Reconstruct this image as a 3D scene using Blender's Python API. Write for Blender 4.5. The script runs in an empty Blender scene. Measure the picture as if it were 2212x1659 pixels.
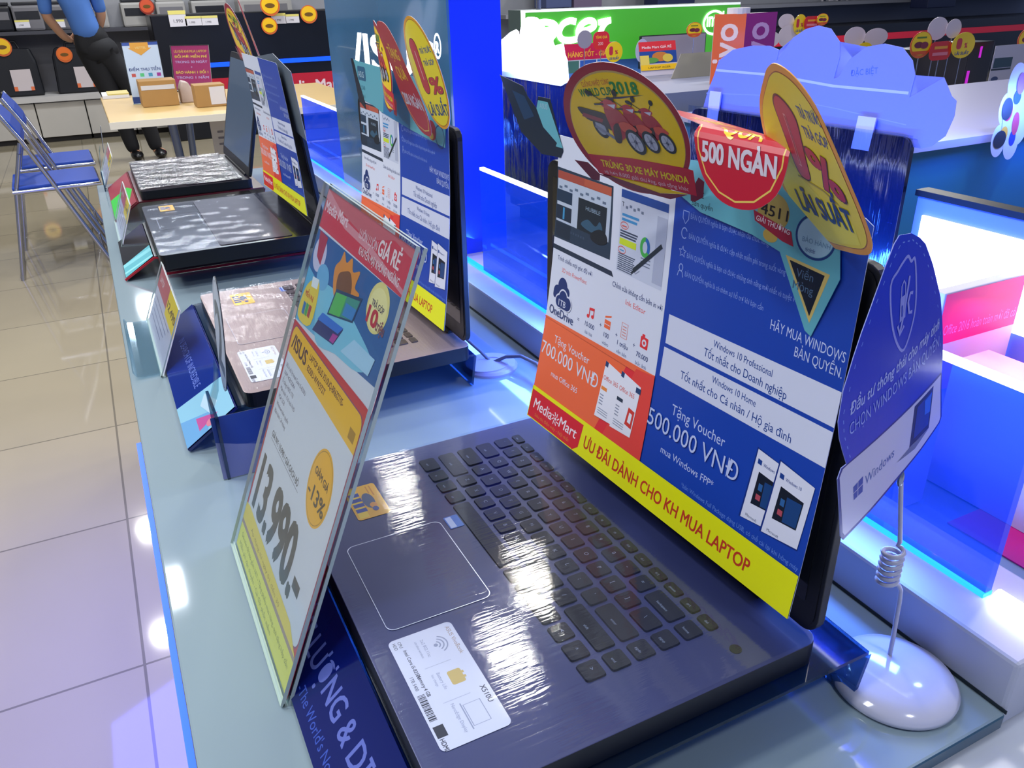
import bpy, bmesh, math, random
from mathutils import Matrix, Vector
random.seed(7)
sc = bpy.context.scene
COL = sc.collection

# ------------------------------------------------------------------ camera
CAM = Vector((0.0, 0.0, 1.25))
M_AXES = ((0.8939725273134956, -0.4475256609907574, -0.023106344659144018),
          (0.2155784828743691, 0.3842883393290199, 0.8976905869938315),
          (-0.39286007449256893, -0.8074919535268014, 0.4400201209708068))
ROT = Matrix(M_AXES).transposed()                      # camera -> world
FPX = 1743.0
cam_d = bpy.data.cameras.new('camera')
cam_d.sensor_fit = 'HORIZONTAL'; cam_d.sensor_width = 36.0
cam_d.lens = FPX / 2212.0 * 36.0
cam_d.clip_start = 0.02; cam_d.clip_end = 60
cam = bpy.data.objects.new('camera', cam_d); COL.objects.link(cam)
cam.matrix_world = Matrix.Translation(CAM) @ ROT.to_4x4()
sc.camera = cam

# ------------------------------------------------------------------ exposure, world, ceiling lamps and added fill lights
vs = sc.view_settings
sc.display_settings.display_device = 'sRGB'
vs.view_transform = 'Standard'; vs.look = 'None'; vs.gamma = 1.0; vs.exposure = -0.08
vs.use_curve_mapping = False
w = bpy.data.worlds.new('world'); sc.world = w; w.use_nodes = True
w.node_tree.nodes['Background'].inputs[0].default_value = (0.42, 0.55, 1.0, 1)
w.node_tree.nodes['Background'].inputs[1].default_value = 0.52

def area(name, loc, size, power, col=(1, 1, 1), shape='DISK', size_y=None, aim=(0, 0, -1), spread=180):
    l = bpy.data.lights.new(name, 'AREA'); l.shape = shape; l.size = size
    if size_y: l.size_y = size_y
    l.energy = power; l.color = col; l.spread = math.radians(spread)
    o = bpy.data.objects.new(name, l); COL.objects.link(o)
    o.location = loc
    o.rotation_euler = Vector(aim).to_track_quat('-Z', 'Y').to_euler()
    return o
WARM = (1.0, 0.95, 0.84)
for (x, y) in ((1.08, 2.32), (1.38, 2.66), (1.10, 3.72), (1.58, 3.72)):
    area('downlight_or_fill', (x, y, 3.0), 0.20, 13, WARM)
for (x, y) in ((-0.36, 6.75), (-0.36, 5.3), (-1.6, 3.0), (-0.6, 1.2), (3.4, 3.2), (3.4, 6.0), (6.2, 4.4), (6.2, 7.6), (1.2, 7.6), (2.4, 0.9)):
    area('downlight_or_fill', (x, y, 3.0), 0.13 if x == -0.36 else 0.22, 18 if x == -0.36 else 24, (1.0, 0.96, 0.9))
area('downlight_or_fill', (0.5, -0.9, 3.0), 0.22, 18, (0.9, 0.94, 1.0))  # fill lamp added behind the camera to brighten the tag and posters
# unseen panel lights added overhead to brighten signs, desk and far displays
for (x, y, p) in ((-1.3, 2.6, 50), (-0.7, 3.6, 38), (0.6, 8.0, 70), (4.4, 7.4, 80), (-1.1, 0.5, 26), (7.5, 6.2, 120)):
    area('overhead_fill_panel', (x, y, 2.98), 1.2, p, (0.86, 0.92, 1.0), 'RECTANGLE', 0.3)

# ------------------------------------------------------------------ helpers
def lin(h):
    h = h.lstrip('#'); out = []
    for i in (0, 2, 4):
        c = int(h[i:i+2], 16) / 255.0
        out.append(c / 12.92 if c <= 0.04045 else ((c + 0.055) / 1.055) ** 2.4)
    return tuple(out)
def ray(px, py):
    return ROT @ Vector(((px - 1106.0) / FPX, -(py - 829.5) / FPX, -1.0))
def at_y(px, py, y):
    d = ray(px, py); return CAM + d * (y / d.y)
def on_z(px, py, z):
    d = ray(px, py); return CAM + d * ((z - CAM.z) / d.z)

MATS = {}
def mat(name, hexc, rough=0.5, metal=0.0, coat=0.0, emit=None, estr=0.0, spec=0.5, noise=0.0, nscale=8.0, bump=0.0, bscale=60.0):
    if name in MATS: return MATS[name]
    m = bpy.data.materials.new(name); m.use_nodes = True
    nt = m.node_tree; b = nt.nodes['Principled BSDF']
    c = lin(hexc)
    b.inputs['Base Color'].default_value = (*c, 1)
    b.inputs['Roughness'].default_value = rough; b.inputs['Metallic'].default_value = metal
    b.inputs['Coat Weight'].default_value = coat; b.inputs['Coat Roughness'].default_value = 0.05
    b.inputs['Specular IOR Level'].default_value = spec
    if emit:
        b.inputs['Emission Color'].default_value = (*lin(emit), 1); b.inputs['Emission Strength'].default_value = estr
    if noise:
        tc = nt.nodes.new('ShaderNodeTexCoord'); n = nt.nodes.new('ShaderNodeTexNoise'); n.inputs['Scale'].default_value = nscale
        n.inputs['Detail'].default_value = 5
        r = nt.nodes.new('ShaderNodeMapRange'); r.inputs[3].default_value = 1 - noise; r.inputs[4].default_value = 1 + noise
        mx = nt.nodes.new('ShaderNodeMix'); mx.data_type = 'RGBA'; mx.blend_type = 'MULTIPLY'; mx.inputs[0].default_value = 1
        mx.inputs[6].default_value = (*c, 1)
        nt.links.new(tc.outputs['Object'], n.inputs['Vector']); nt.links.new(n.outputs['Fac'], r.inputs[0])
        nt.links.new(r.outputs[0], mx.inputs[7]); nt.links.new(mx.outputs[2], b.inputs['Base Color'])
    if bump:
        tc = nt.nodes.new('ShaderNodeTexCoord'); n = nt.nodes.new('ShaderNodeTexNoise'); n.inputs['Scale'].default_value = bscale
        bp = nt.nodes.new('ShaderNodeBump'); bp.inputs['Strength'].default_value = bump; bp.inputs['Distance'].default_value = 0.002
        nt.links.new(tc.outputs['Object'], n.inputs['Vector']); nt.links.new(n.outputs['Fac'], bp.inputs['Height'])
        nt.links.new(bp.outputs[0], b.inputs['Normal'])
    MATS[name] = m; return m
def print_mat(name, rough=0.45, emis=0.0, coat=0.0):
    if name in MATS: return MATS[name]
    m = bpy.data.materials.new(name); m.use_nodes = True; nt = m.node_tree; b = nt.nodes['Principled BSDF']
    a = nt.nodes.new('ShaderNodeAttribute'); a.attribute_name = 'Col'
    nt.links.new(a.outputs['Color'], b.inputs['Base Color']); b.inputs['Roughness'].default_value = rough
    b.inputs['Coat Weight'].default_value = coat; b.inputs['Coat Roughness'].default_value = 0.1
    if emis:
        nt.links.new(a.outputs['Color'], b.inputs['Emission Color']); b.inputs['Emission Strength'].default_value = emis
    MATS[name] = m; return m
def clear_mat(name, tint='#ffffff', gloss=0.06, rough=0.03, glow=None, gstr=0.0, haze=0.0, hazecol='#ffffff', bump=0.0, stretch=(1, 1, 1), bscale=40.0, edge=0.25):
    """thin clear plastic / acrylic: see-through, with a mirror-like share that grows at glancing angles"""
    if name in MATS: return MATS[name]
    m = bpy.data.materials.new(name); m.use_nodes = True; nt = m.node_tree; nt.nodes.clear()
    out = nt.nodes.new('ShaderNodeOutputMaterial')
    t = nt.nodes.new('ShaderNodeBsdfTransparent'); t.inputs[0].default_value = (*lin(tint), 1)
    g = nt.nodes.new('ShaderNodeBsdfGlossy'); g.inputs['Roughness'].default_value = rough
    lw = nt.nodes.new('ShaderNodeLayerWeight'); lw.inputs['Blend'].default_value = 0.25
    mr = nt.nodes.new('ShaderNodeMapRange'); mr.inputs[3].default_value = gloss; mr.inputs[4].default_value = gloss + edge
    nt.links.new(lw.outputs['Fresnel'], mr.inputs[0])
    mix = nt.nodes.new('ShaderNodeMixShader'); nt.links.new(mr.outputs[0], mix.inputs[0])
    base = t
    if haze:
        d = nt.nodes.new('ShaderNodeBsdfDiffuse'); d.inputs[0].default_value = (*lin(hazecol), 1)
        mh = nt.nodes.new('ShaderNodeMixShader'); mh.inputs[0].default_value = haze
        nt.links.new(t.outputs[0], mh.inputs[1]); nt.links.new(d.outputs[0], mh.inputs[2]); base = mh
    nt.links.new(base.outputs[0], mix.inputs[1]); nt.links.new(g.outputs[0], mix.inputs[2])
    last = mix
    if glow:
        e = nt.nodes.new('ShaderNodeEmission'); e.inputs[0].default_value = (*lin(glow), 1); e.inputs[1].default_value = gstr
        ad = nt.nodes.new('ShaderNodeAddShader'); nt.links.new(mix.outputs[0], ad.inputs[0]); nt.links.new(e.outputs[0], ad.inputs[1]); last = ad
    if bump:
        tc = nt.nodes.new('ShaderNodeTexCoord'); mp = nt.nodes.new('ShaderNodeMapping'); mp.inputs['Scale'].default_value = stretch
        n = nt.nodes.new('ShaderNodeTexNoise'); n.inputs['Scale'].default_value = bscale; n.inputs['Detail'].default_value = 3
        bp = nt.nodes.new('ShaderNodeBump'); bp.inputs['Strength'].default_value = bump; bp.inputs['Distance'].default_value = 0.004
        nt.links.new(tc.outputs['Object'], mp.inputs[0]); nt.links.new(mp.outputs[0], n.inputs['Vector'])
        nt.links.new(n.outputs['Fac'], bp.inputs['Height']); nt.links.new(bp.outputs[0], g.inputs['Normal'])
    nt.links.new(last.outputs[0], out.inputs[0])
    MATS[name] = m; return m

class MB:
    """collects solids into one mesh; material index per face"""
    def __init__(s): s.bm = bmesh.new(); s.mi = 0
    def _tag(s, faces, mi):
        for f in faces: f.material_index = mi
    def box(s, x0, x1, y0, y1, z0, z1, mi=0, M=None, bev=0.0):
        r = bmesh.ops.create_cube(s.bm, size=1.0)
        T = Matrix.Translation(((x0+x1)/2, (y0+y1)/2, (z0+z1)/2)) @ Matrix.Diagonal((abs(x1-x0), abs(y1-y0), abs(z1-z0), 1))
        bmesh.ops.transform(s.bm, matrix=(M @ T) if M else T, verts=r['verts'])
        fs = {f for v in r['verts'] for f in v.link_faces}; s._tag(fs, mi)
        if bev:
            es = list({e for v in r['verts'] for e in v.link_edges})
            q = bmesh.ops.bevel(s.bm, geom=es, offset=bev, segments=2, affect='EDGES', profile=0.6); s._tag(q['faces'], mi)
        return s
    def prism(s, pts, z0, z1, mi=0, M=None, mi_side=None):
        a = [s.bm.verts.new((x, y, z0)) for x, y in pts]; b = [s.bm.verts.new((x, y, z1)) for x, y in pts]
        n = len(pts); fs = [s.bm.faces.new(a[::-1]), s.bm.faces.new(b)]
        sd = [s.bm.faces.new((a[i], a[(i+1) % n], b[(i+1) % n], b[i])) for i in range(n)]
        s._tag(fs, mi); s._tag(sd, mi if mi_side is None else mi_side)
        if M: bmesh.ops.transform(s.bm, matrix=M, verts=a + b)
        bmesh.ops.triangulate(s.bm, faces=[f for f in fs if len(f.verts) > 4])
        return s
    def cyl(s, p0, p1, r0, r1=None, n=16, mi=0):
        p0, p1 = Vector(p0), Vector(p1); d = p1 - p0; r1 = r0 if r1 is None else r1
        r = bmesh.ops.create_cone(s.bm, cap_ends=True, segments=n, radius1=r0, radius2=r1, depth=d.length)
        T = Matrix.Translation((p0+p1)/2) @ d.to_track_quat('Z', 'Y').to_matrix().to_4x4()
        bmesh.ops.transform(s.bm, matrix=T, verts=r['verts']); s._tag({f for v in r['verts'] for f in v.link_faces}, mi); return s
    def sphere(s, c, r, sc3=(1, 1, 1), n=16, mi=0, M=None):
        q = bmesh.ops.create_uvsphere(s.bm, u_segments=n, v_segments=max(6, n//2), radius=r)
        T = Matrix.Translation(c) @ (M or Matrix.Identity(4)) @ Matrix.Diagonal((*sc3, 1))
        bmesh.ops.transform(s.bm, matrix=T, verts=q['verts']); s._tag({f for v in q['verts'] for f in v.link_faces}, mi); return s
    def tube(s, pts, r, n=10, mi=0):
        pts = [Vector(p) for p in pts]; rings = []
        rs = r if isinstance(r, (list, tuple)) else [r]*len(pts)
        up = Vector((0, 0, 1)); 
        t0 = (pts[1]-pts[0]).normalized()
        if abs(t0.dot(up)) > 0.95: up = Vector((1, 0, 0))
        nrm = (up - t0*up.dot(t0)).normalized()
        for i, p in enumerate(pts):
            t = (pts[min(i+1, len(pts)-1)] - pts[max(i-1, 0)]).normalized()
            nrm = (nrm - t*nrm.dot(t)).normalized(); bn = t.cross(nrm)
            rings.append([s.bm.verts.new(p + (nrm*math.cos(a) + bn*math.sin(a))*rs[i]) for a in [2*math.pi*k/n for k in range(n)]])
        fs = []
        for A, B in zip(rings, rings[1:]):
            for k in range(n): fs.append(s.bm.faces.new((A[k], A[(k+1) % n], B[(k+1) % n], B[k])))
        fs += [s.bm.faces.new(rings[0][::-1]), s.bm.faces.new(rings[-1])]
        s._tag(fs, mi); return s
    def lathe(s, prof, c=(0, 0, 0), n=40, mi=0):
        c = Vector(c); rings = []; fs = []
        for r, z in prof:
            if r < 1e-6: rings.append([s.bm.verts.new(c + Vector((0, 0, z)))])
            else: rings.append([s.bm.verts.new(c + Vector((r*math.cos(2*math.pi*k/n), r*math.sin(2*math.pi*k/n), z))) for k in range(n)])
        for A, B in zip(rings, rings[1:]):
            for k in range(n):
                a = [A[k % len(A)], A[(k+1) % len(A)], B[(k+1) % len(B)], B[k % len(B)]]
                u = []; [u.append(v) for v in a if v not in u]
                if len(u) > 2: fs.append(s.bm.faces.new(u))
        s._tag(fs, mi); return s
    def strip(s, path, y0, y1, t, mi=0):
        """sheet of thickness t swept along y, its section following path (x, z)"""
        n = len(path); off = []
        for i in range(n):
            a = Vector(path[max(i-1, 0)]); b = Vector(path[min(i+1, n-1)]); d = (b-a).normalized(); off.append(Vector((-d.y, d.x))*t)
        ring = [Vector(p) for p in path] + [Vector(path[i])+off[i] for i in reversed(range(n))]
        A = [s.bm.verts.new((p.x, y0, p.y)) for p in ring]; B = [s.bm.verts.new((p.x, y1, p.y)) for p in ring]
        m = len(ring); fs = [s.bm.faces.new((A[i], A[(i+1) % m], B[(i+1) % m], B[i])) for i in range(m)]
        for i in range(n-1):
            fs.append(s.bm.faces.new((A[i], A[i+1], A[m-2-i], A[m-1-i]))); fs.append(s.bm.faces.new((B[i+1], B[i], B[m-1-i], B[m-2-i])))
        s._tag(fs, mi); return s
    def build(s, name, mats, parent=None, smooth=None, bevel=0.0):
        bmesh.ops.recalc_face_normals(s.bm, faces=s.bm.faces[:])
        me = bpy.data.meshes.new(name); s.bm.to_mesh(me); s.bm.free()
        for m in (mats if isinstance(mats, (list, tuple)) else [mats]): me.materials.append(m)
        return link(name, me, parent, smooth, bevel)
def link(name, me, parent=None, smooth=None, bevel=0.0):
    o = bpy.data.objects.new(name, me); COL.objects.link(o)
    if parent: o.parent = parent
    if smooth:
        for p in me.polygons: p.use_smooth = True
        try: me.set_sharp_from_angle(angle=math.radians(smooth))
        except Exception: pass
    if bevel:
        b = o.modifiers.new('bevel', 'BEVEL'); b.width = bevel; b.segments = 2; b.limit_method = 'ANGLE'
    return o
def tag(o, label, cat, group=None, kind=None):
    o['label'] = label; o['category'] = cat
    if group: o['group'] = group
    if kind: o['kind'] = kind
    return o
def thing(name, label, cat, loc=(0, 0, 0), group=None, M=None):
    o = bpy.data.objects.new(name, None); COL.objects.link(o); o.empty_display_size = 0.05
    o.matrix_world = M if M is not None else Matrix.Translation(loc)
    return tag(o, label, cat, group)
def struct(o): o['kind'] = 'structure'; return o
def frame(P, U, V):
    U = Vector(U).normalized(); V = Vector(V); V = (V - U*U.dot(V)).normalized(); N = U.cross(V)
    M = Matrix((U, V, N)).transposed().to_4x4(); M.translation = Vector(P); return M
def nearer(P, U, V, f):
    # measured pose slid along its line of sight to its true distance, at the matching smaller size
    return frame(CAM + (Vector(P)-CAM)*f, U, V) @ Matrix.Diagonal((f, f, f, 1))
def copy_tree(o, parent=None):
    c = o.copy(); COL.objects.link(c)
    if parent: c.parent = parent; c.matrix_parent_inverse = o.matrix_parent_inverse.copy()
    for ch in list(o.children): copy_tree(ch, c)
    return c
def ell(cx, cy, rx, ry, n=48, rot=0.0):
    c, s = math.cos(rot), math.sin(rot)
    return [(cx + rx*math.cos(a)*c - ry*math.sin(a)*s, cy + rx*math.cos(a)*s + ry*math.sin(a)*c) for a in [2*math.pi*k/n for k in range(n)]]
def rrect(x0, y0, x1, y1, r, n=5):
    out = []
    for cx, cy, a0 in ((x1-r, y1-r, 0), (x0+r, y1-r, 90), (x0+r, y0+r, 180), (x1-r, y0+r, 270)):
        for k in range(n+1):
            a = math.radians(a0 + 90*k/n); out.append((cx + r*math.cos(a), cy + r*math.sin(a)))
    return out
def smooth_pts(pts, k=4):
    """closed Catmull-Rom through the points"""
    n = len(pts); out = []
    for i in range(n):
        p0, p1, p2, p3 = (Vector(pts[(i+j) % n]) for j in (-1, 0, 1, 2))
        for q in range(k):
            t = q/k
            v = 0.5*((2*p1) + (p2-p0)*t + (2*p0-5*p1+4*p2-p3)*t*t + (3*p1-p0-3*p2+p3)*t**3); out.append((v.x, v.y))
    return out

TXT = {}
def text_geo(body, bold):
    key = (body, bold)
    if key in TXT: return TXT[key]
    cu = bpy.data.curves.new('t', 'FONT'); cu.body = body; cu.size = 1.0; cu.resolution_u = 3; cu.offset = bold
    ob = bpy.data.objects.new('t', cu); COL.objects.link(ob)
    dg = bpy.context.evaluated_depsgraph_get(); ev = ob.evaluated_get(dg); me = ev.to_mesh()
    vs_ = [(v.co.x, v.co.y) for v in me.vertices]; fs = [tuple(p.vertices) for p in me.polygons]
    ev.to_mesh_clear(); bpy.data.objects.remove(ob); bpy.data.curves.remove(cu)
    xs = [v[0] for v in vs_] or [0]
    TXT[key] = (vs_, fs, min(xs), max(xs)); return TXT[key]

class Card:
    """a printed sheet: a solid backing plus thin layers of ink, in millimetres (u right, v up, w towards the reader)"""
    def __init__(s, eps=0.06):
        s.bm = bmesh.new(); s.cl = s.bm.loops.layers.float_color.new('Col'); s.eps = eps; s.laid = []
    def _paint(s, fs, col):
        c = (*lin(col), 1.0)
        for f in fs:
            for l in f.loops: l[s.cl] = c
    def _lv(s, pts, pad=0.0):
        # ink goes just above whatever it overlaps
        xs = [p[0] for p in pts]; ys = [p[1] for p in pts]; b = (min(xs)-pad, max(xs)+pad, min(ys)-pad, max(ys)+pad)
        l = 1 + max([q[4] for q in s.laid if q[0] < b[1] and q[1] > b[0] and q[2] < b[3] and q[3] > b[2]] or [0])
        s.laid.append((*b, l)); return l*s.eps
    def base(s, pts, col, t=0.5, back=None, edge=None, holes=False):
        a = [s.bm.verts.new((x, y, -t)) for x, y in pts]; b = [s.bm.verts.new((x, y, 0)) for x, y in pts]; n = len(pts)
        f0, f1 = s.bm.faces.new(a[::-1]), s.bm.faces.new(b)
        sd = [s.bm.faces.new((a[i], a[(i+1) % n], b[(i+1) % n], b[i])) for i in range(n)]
        s._paint([f0], back or col); s._paint([f1], col); s._paint(sd, edge or back or col); return s
    def poly(s, pts, col, lift=None):
        z = s._lv(pts) if lift is None else lift
        f = s.bm.faces.new([s.bm.verts.new((x, y, z)) for x, y in pts]); f.normal_update()
        if f.normal.z < 0: f.normal_flip()
        s._paint([f], col); return s
    def rect(s, x0, y0, x1, y1, col): return s.poly([(x0, y0), (x1, y0), (x1, y1), (x0, y1)], col)
    def ell(s, cx, cy, rx, ry, col, rot=0.0, n=40): return s.poly(ell(cx, cy, rx, ry, n, rot), col)
    def ring(s, pts, wd, col):
        s.line(list(pts)+[pts[0]], wd, col); return s
    def line(s, pts, wd, col):
        z = s._lv(pts, wd/2); pts = [Vector(p) for p in pts]; n = len(pts); closed = (pts[0]-pts[-1]).length < 1e-6
        L = []; Rr = []
        for i in range(n):
            a = pts[i-1] if i else (pts[-2] if closed else pts[0]); b = pts[i+1] if i < n-1 else (pts[1] if closed else pts[-1])
            d = b-a; d = d.normalized() if d.length > 1e-9 else Vector((1, 0)); nn = Vector((-d.y, d.x))*wd/2
            L.append(s.bm.verts.new((pts[i].x+nn.x, pts[i].y+nn.y, z))); Rr.append(s.bm.verts.new((pts[i].x-nn.x, pts[i].y-nn.y, z)))
        fs = []
        for i in range(n-1):
            f = s.bm.faces.new((L[i], Rr[i], Rr[i+1], L[i+1])); f.normal_update()
            if f.normal.z < 0: f.normal_flip()
            fs.append(f)
        s._paint(fs, col); return s
    def text(s, body, x, y, h, col, w=None, align='l', bold=0.0, rot=0.0, skew=0.0, sy=1.0):
        """h: font size in mm, w: squeeze to this width; bold overprints the word with tiny shifts"""
        vs_, fs, x0, x1 = text_geo(body, 0.0)
        if not fs: return s
        kx = (w/(x1-x0)) if w else h
        wid = (x1-x0)*kx; ox = {'l': 0, 'c': -wid/2, 'r': -wid}[align]
        c, sn = math.cos(rot), math.sin(rot)
        P_ = [((a-x0)*kx + ox + skew*b*h, b*h*sy) for a, b in vs_]
        P_ = [(x + X*c - Y*sn, y + X*sn + Y*c) for X, Y in P_]
        z = s._lv(P_, bold*h)
        d = bold*kx*0.85; dv = bold*h*0.5
        for a_, b_ in (((-d, -dv), (d, -dv), (-d, dv), (d, dv)) if bold > 0.006 else ((0, 0),)):
            V = [s.bm.verts.new((X+a_, Y+b_, z)) for X, Y in P_]; F = []
            for f in fs:
                try: F.append(s.bm.faces.new([V[i] for i in f]))
                except ValueError: pass
            for f in F:
                f.normal_update()
                if f.normal.z < 0: f.normal_flip()
            s._paint(F, col); z += s.eps*0.02
        return s
    def build(s, name, m, parent=None, bend=None, cuts_u=(), cuts_v=(), scale=0.001):
        big = [f for f in s.bm.faces if len(f.verts) > 4]
        bmesh.ops.triangulate(s.bm, faces=big)
        for u in cuts_u: bmesh.ops.bisect_plane(s.bm, geom=s.bm.verts[:]+s.bm.edges[:]+s.bm.faces[:], plane_co=(u, 0, 0), plane_no=(1, 0, 0))
        for v in cuts_v: bmesh.ops.bisect_plane(s.bm, geom=s.bm.verts[:]+s.bm.edges[:]+s.bm.faces[:], plane_co=(0, v, 0), plane_no=(0, 1, 0))
        if bend:
            for v in s.bm.verts: v.co = bend(v.co.x, v.co.y, v.co.z)
        bmesh.ops.scale(s.bm, vec=(scale,)*3, verts=s.bm.verts[:])
        me = bpy.data.meshes.new(name); s.bm.to_mesh(me); s.bm.free(); me.materials.append(m)
        o = bpy.data.objects.new(name, me); COL.objects.link(o)
        if parent: o.parent = parent
        return o
def rng(a, b, n): return [a + (b-a)*k/n for k in range(1, n)]
PAPER = print_mat('printed_paper', 0.42, coat=0.15)
GLOSSP = print_mat('printed_gloss', 0.3, coat=0.12)

# ------------------------------------------------------------------ setting
def floor_mat():
    m = bpy.data.materials.new('floor_tiles'); m.use_nodes = True; nt = m.node_tree; b = nt.nodes['Principled BSDF']
    tc = nt.nodes.new('ShaderNodeTexCoord'); mp = nt.nodes.new('ShaderNodeMapping')
    mp.inputs['Location'].default_value = (0.15, -1.479, 0)
    br = nt.nodes.new('ShaderNodeTexBrick'); br.offset = 0.0; br.squash = 1.0
    for k, v in (('Scale', 1.0), ('Mortar Size', 0.0032), ('Mortar Smooth', 0.2), ('Brick Width', 0.585), ('Row Height', 0.585), ('Bias', 0.0)): br.inputs[k].default_value = v
    br.inputs['Color1'].default_value = (*lin('#978d77'), 1); br.inputs['Color2'].default_value = (*lin('#918772'), 1); br.inputs['Mortar'].default_value = (*lin('#6b6456'), 1)
    n = nt.nodes.new('ShaderNodeTexNoise'); n.inputs['Scale'].default_value = 3.0; n.inputs['Detail'].default_value = 6
    r = nt.nodes.new('ShaderNodeMapRange'); r.inputs[3].default_value = 0.93; r.inputs[4].default_value = 1.05
    mx = nt.nodes.new('ShaderNodeMix'); mx.data_type = 'RGBA'; mx.blend_type = 'MULTIPLY'; mx.inputs[0].default_value = 1
    nt.links.new(tc.outputs['Object'], mp.inputs[0]); nt.links.new(mp.outputs[0], br.inputs['Vector']); nt.links.new(mp.outputs[0], n.inputs['Vector'])
    nt.links.new(n.outputs['Fac'], r.inputs[0]); nt.links.new(br.outputs['Color'], mx.inputs[6]); nt.links.new(r.outputs[0], mx.inputs[7])
    nt.links.new(mx.outputs[2], b.inputs['Base Color']); b.inputs['Roughness'].default_value = 0.055
    b.inputs['Specular IOR Level'].default_value = 0.6
    return m
struct(MB().box(-5, 15, -3, 10.0, -0.06, 0).build('floor', floor_mat()))
struct(MB().box(-5, 15, 9.8, 9.9, 0, 3.1).build('wall_back', mat('wall_grey', '#8f8f94', 0.7, noise=0.06)))
struct(MB().box(-4.1, -4.0, -3, 9.8, 0, 3.1).build('wall_left', mat('wall_grey', '#8f8f94', 0.7)))
struct(MB().box(-5, 15, -3, 10.0, 3.05, 3.15).build('ceiling', mat('ceiling_white', '#c9d2d8', 0.8, noise=0.03)))

# ------------------------------------------------------------------ the island counter
WHITE = mat('white_laminate', '#c4c8d2', 0.35, noise=0.02)
GLASS_TOP = mat('back_painted_glass', '#8799a2', 0.06, coat=0.6, noise=0.03, nscale=3)
GLASS_EDGE = mat('glass_edge_teal', '#0d4a66', 0.1)
LED_BLUE = mat('led_blue', '#0838ff', 0.4, emit='#0a50ff', estr=9.0)
LED_WHITE = mat('led_white', '#ffffff', 0.4, emit='#dfe6ff', estr=12.0)
LED_SIDE = mat('led_blue_soft', '#0030d0', 0.4, emit='#0a50ff', estr=2.2)
c = thing('island_counter', 'long white island display counter with pale glass tops and blue light strips', 'counter', (0.0, 0.2, 0))
def P(mb, name, mats, par, **k):     # part given in world coordinates, hung under a thing that is only moved
    o = mb.build(name, mats, par, **k); o.data.transform(Matrix.Translation(-par.matrix_world.translation)); return o
P(MB().box(-0.026, 1.06, -0.25, 2.455, 0.0, 0.785), 'body', WHITE, c)
for (x0, x1) in ((-0.031, 0.467), (0.553, 1.065)):
    g = MB().box(x0, x1, 0.206, 2.46, 0.786, 0.80)
    for f in g.bm.faces:
        f.normal_update()
    g.bm.normal_update()
    for f in g.bm.faces: f.material_index = 0 if abs(f.normal.z) > 0.5 else 1
    P(g, 'glass_top', [GLASS_TOP, GLASS_EDGE], c, bevel=0.002)
P(MB().box(0.467, 0.553, 0.208, 2.45, 0.785, 0.842), 'ledge', mat('ledge_white', '#b9bccb', 0.4), c, bevel=0.003)
P(MB().box(0.4665, 0.4672, 0.206, 2.45, 0.7995, 0.8025), 'seam', mat('seam_dark', '#1b2630', 0.5), c)
P(MB().box(0.505, 0.515, 0.262, 2.44, 0.842, 0.8455), 'light_strip', LED_BLUE, c)
P(MB().tube([(0.510, 0.20, 0.847), (0.510, 0.256, 0.847)], 0.006).box(0.506, 0.514, 0.215, 0.232, 0.852, 0.8535, mi=1), 'strip_connector', [LED_WHITE, mat('connector_blue', '#5b8fd0', 0.4)], c, smooth=40)
P(MB().box(-0.037, -0.0262, -0.2, 0.93, 0.764, 0.7835), 'side_light_strip', LED_SIDE, c)
area('side_led_light', (-0.16, 1.0, 0.62), 2.2, 31, (0.11, 0.13, 1.0), 'RECTANGLE', 0.40, aim=(-0.45, 0, -1))

ACR_BLUE = clear_mat('blue_edge_lit_acrylic', '#9db0ff', 0.05, 0.04, glow='#1458ff', gstr=0.24, haze=0.05, hazecol='#4a70ff')
EDGE_GLOW = mat('glowing_edge', '#ffffff', 0.3, emit='#e6ecff', estr=5.0)
def partition(y0, y1, label, z1=1.008):
    t = thing('acrylic_partition', label, 'partition', (0.510, (y0+y1)/2, 0.8465), 'edge lit partitions along the counter')
    P(MB().box(0.5065, 0.5135, y0, y1, 0.8465, z1-0.004), 'panel', ACR_BLUE, t)
    P(MB().box(0.5065, 0.5135, y0, y1, z1-0.004, z1), 'lit_edge', EDGE_GLOW, t)
partition(0.262, 1.134, 'blue edge-lit acrylic partition with white glowing top behind the two nearest laptops')
partition(1.93, 2.28, 'shorter blue edge-lit acrylic partition beyond the tall sign pillar')
for (y, z, e) in ((0.6, 0.86, 5.0), (1.16, 0.87, 1.6), (2.1, 0.87, 1.2)):
    area('blue_led_light', (0.53, y, z), 0.5, e, (0.04, 0.19, 1.0), 'RECTANGLE', 0.02, aim=(0.4, 0, 1))
    area('blue_led_light', (0.49, y, z+0.03), 0.6, e*0.6, (0.10, 0.26, 1.0), 'RECTANGLE', 0.02, aim=(-1.0, 0, -0.25))

# tall lit sign pillar standing on the ledge between the partitions
pil = thing('sign_pillar', 'tall glossy sign pillar with white glowing logo letters and deep blue lit side', 'sign', (0.55, 1.55, 0.842))
P(MB().box(0.508, 0.60, 1.24, 1.915, 0.842, 1.46), 'core', mat('pillar_blue', '#0420c0', 0.25, emit='#0530d8', estr=0.55), pil)
P(MB().box(0.5035, 0.5075, 1.225, 1.92, 0.846, 1.46), 'glass_face', mat('pillar_glass', '#3d6d92', 0.12, coat=0.8, noise=0.35, nscale=5), pil)  # mottled teal in the colour stands in for reflections on a dark face
lg = Card(0.1)
lg.text('/ISUS', -227, 117, 88, '#ffffff', w=440, bold=0.03)
lg.ring(ell(231, 172, 13, 17), 3.5, '#ffffff').text('R', 231, 162, 24, '#ffffff', align='c', bold=0.02)
o = lg.build('logo_letters', print_mat('lit_letters', 0.4, emis=3.2), pil)
o.data.transform(Matrix.Translation(-pil.matrix_world.translation) @ frame((0.5033, 1.5, 1.0), (0, -1, 0), (0, 0, 1)))

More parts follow.
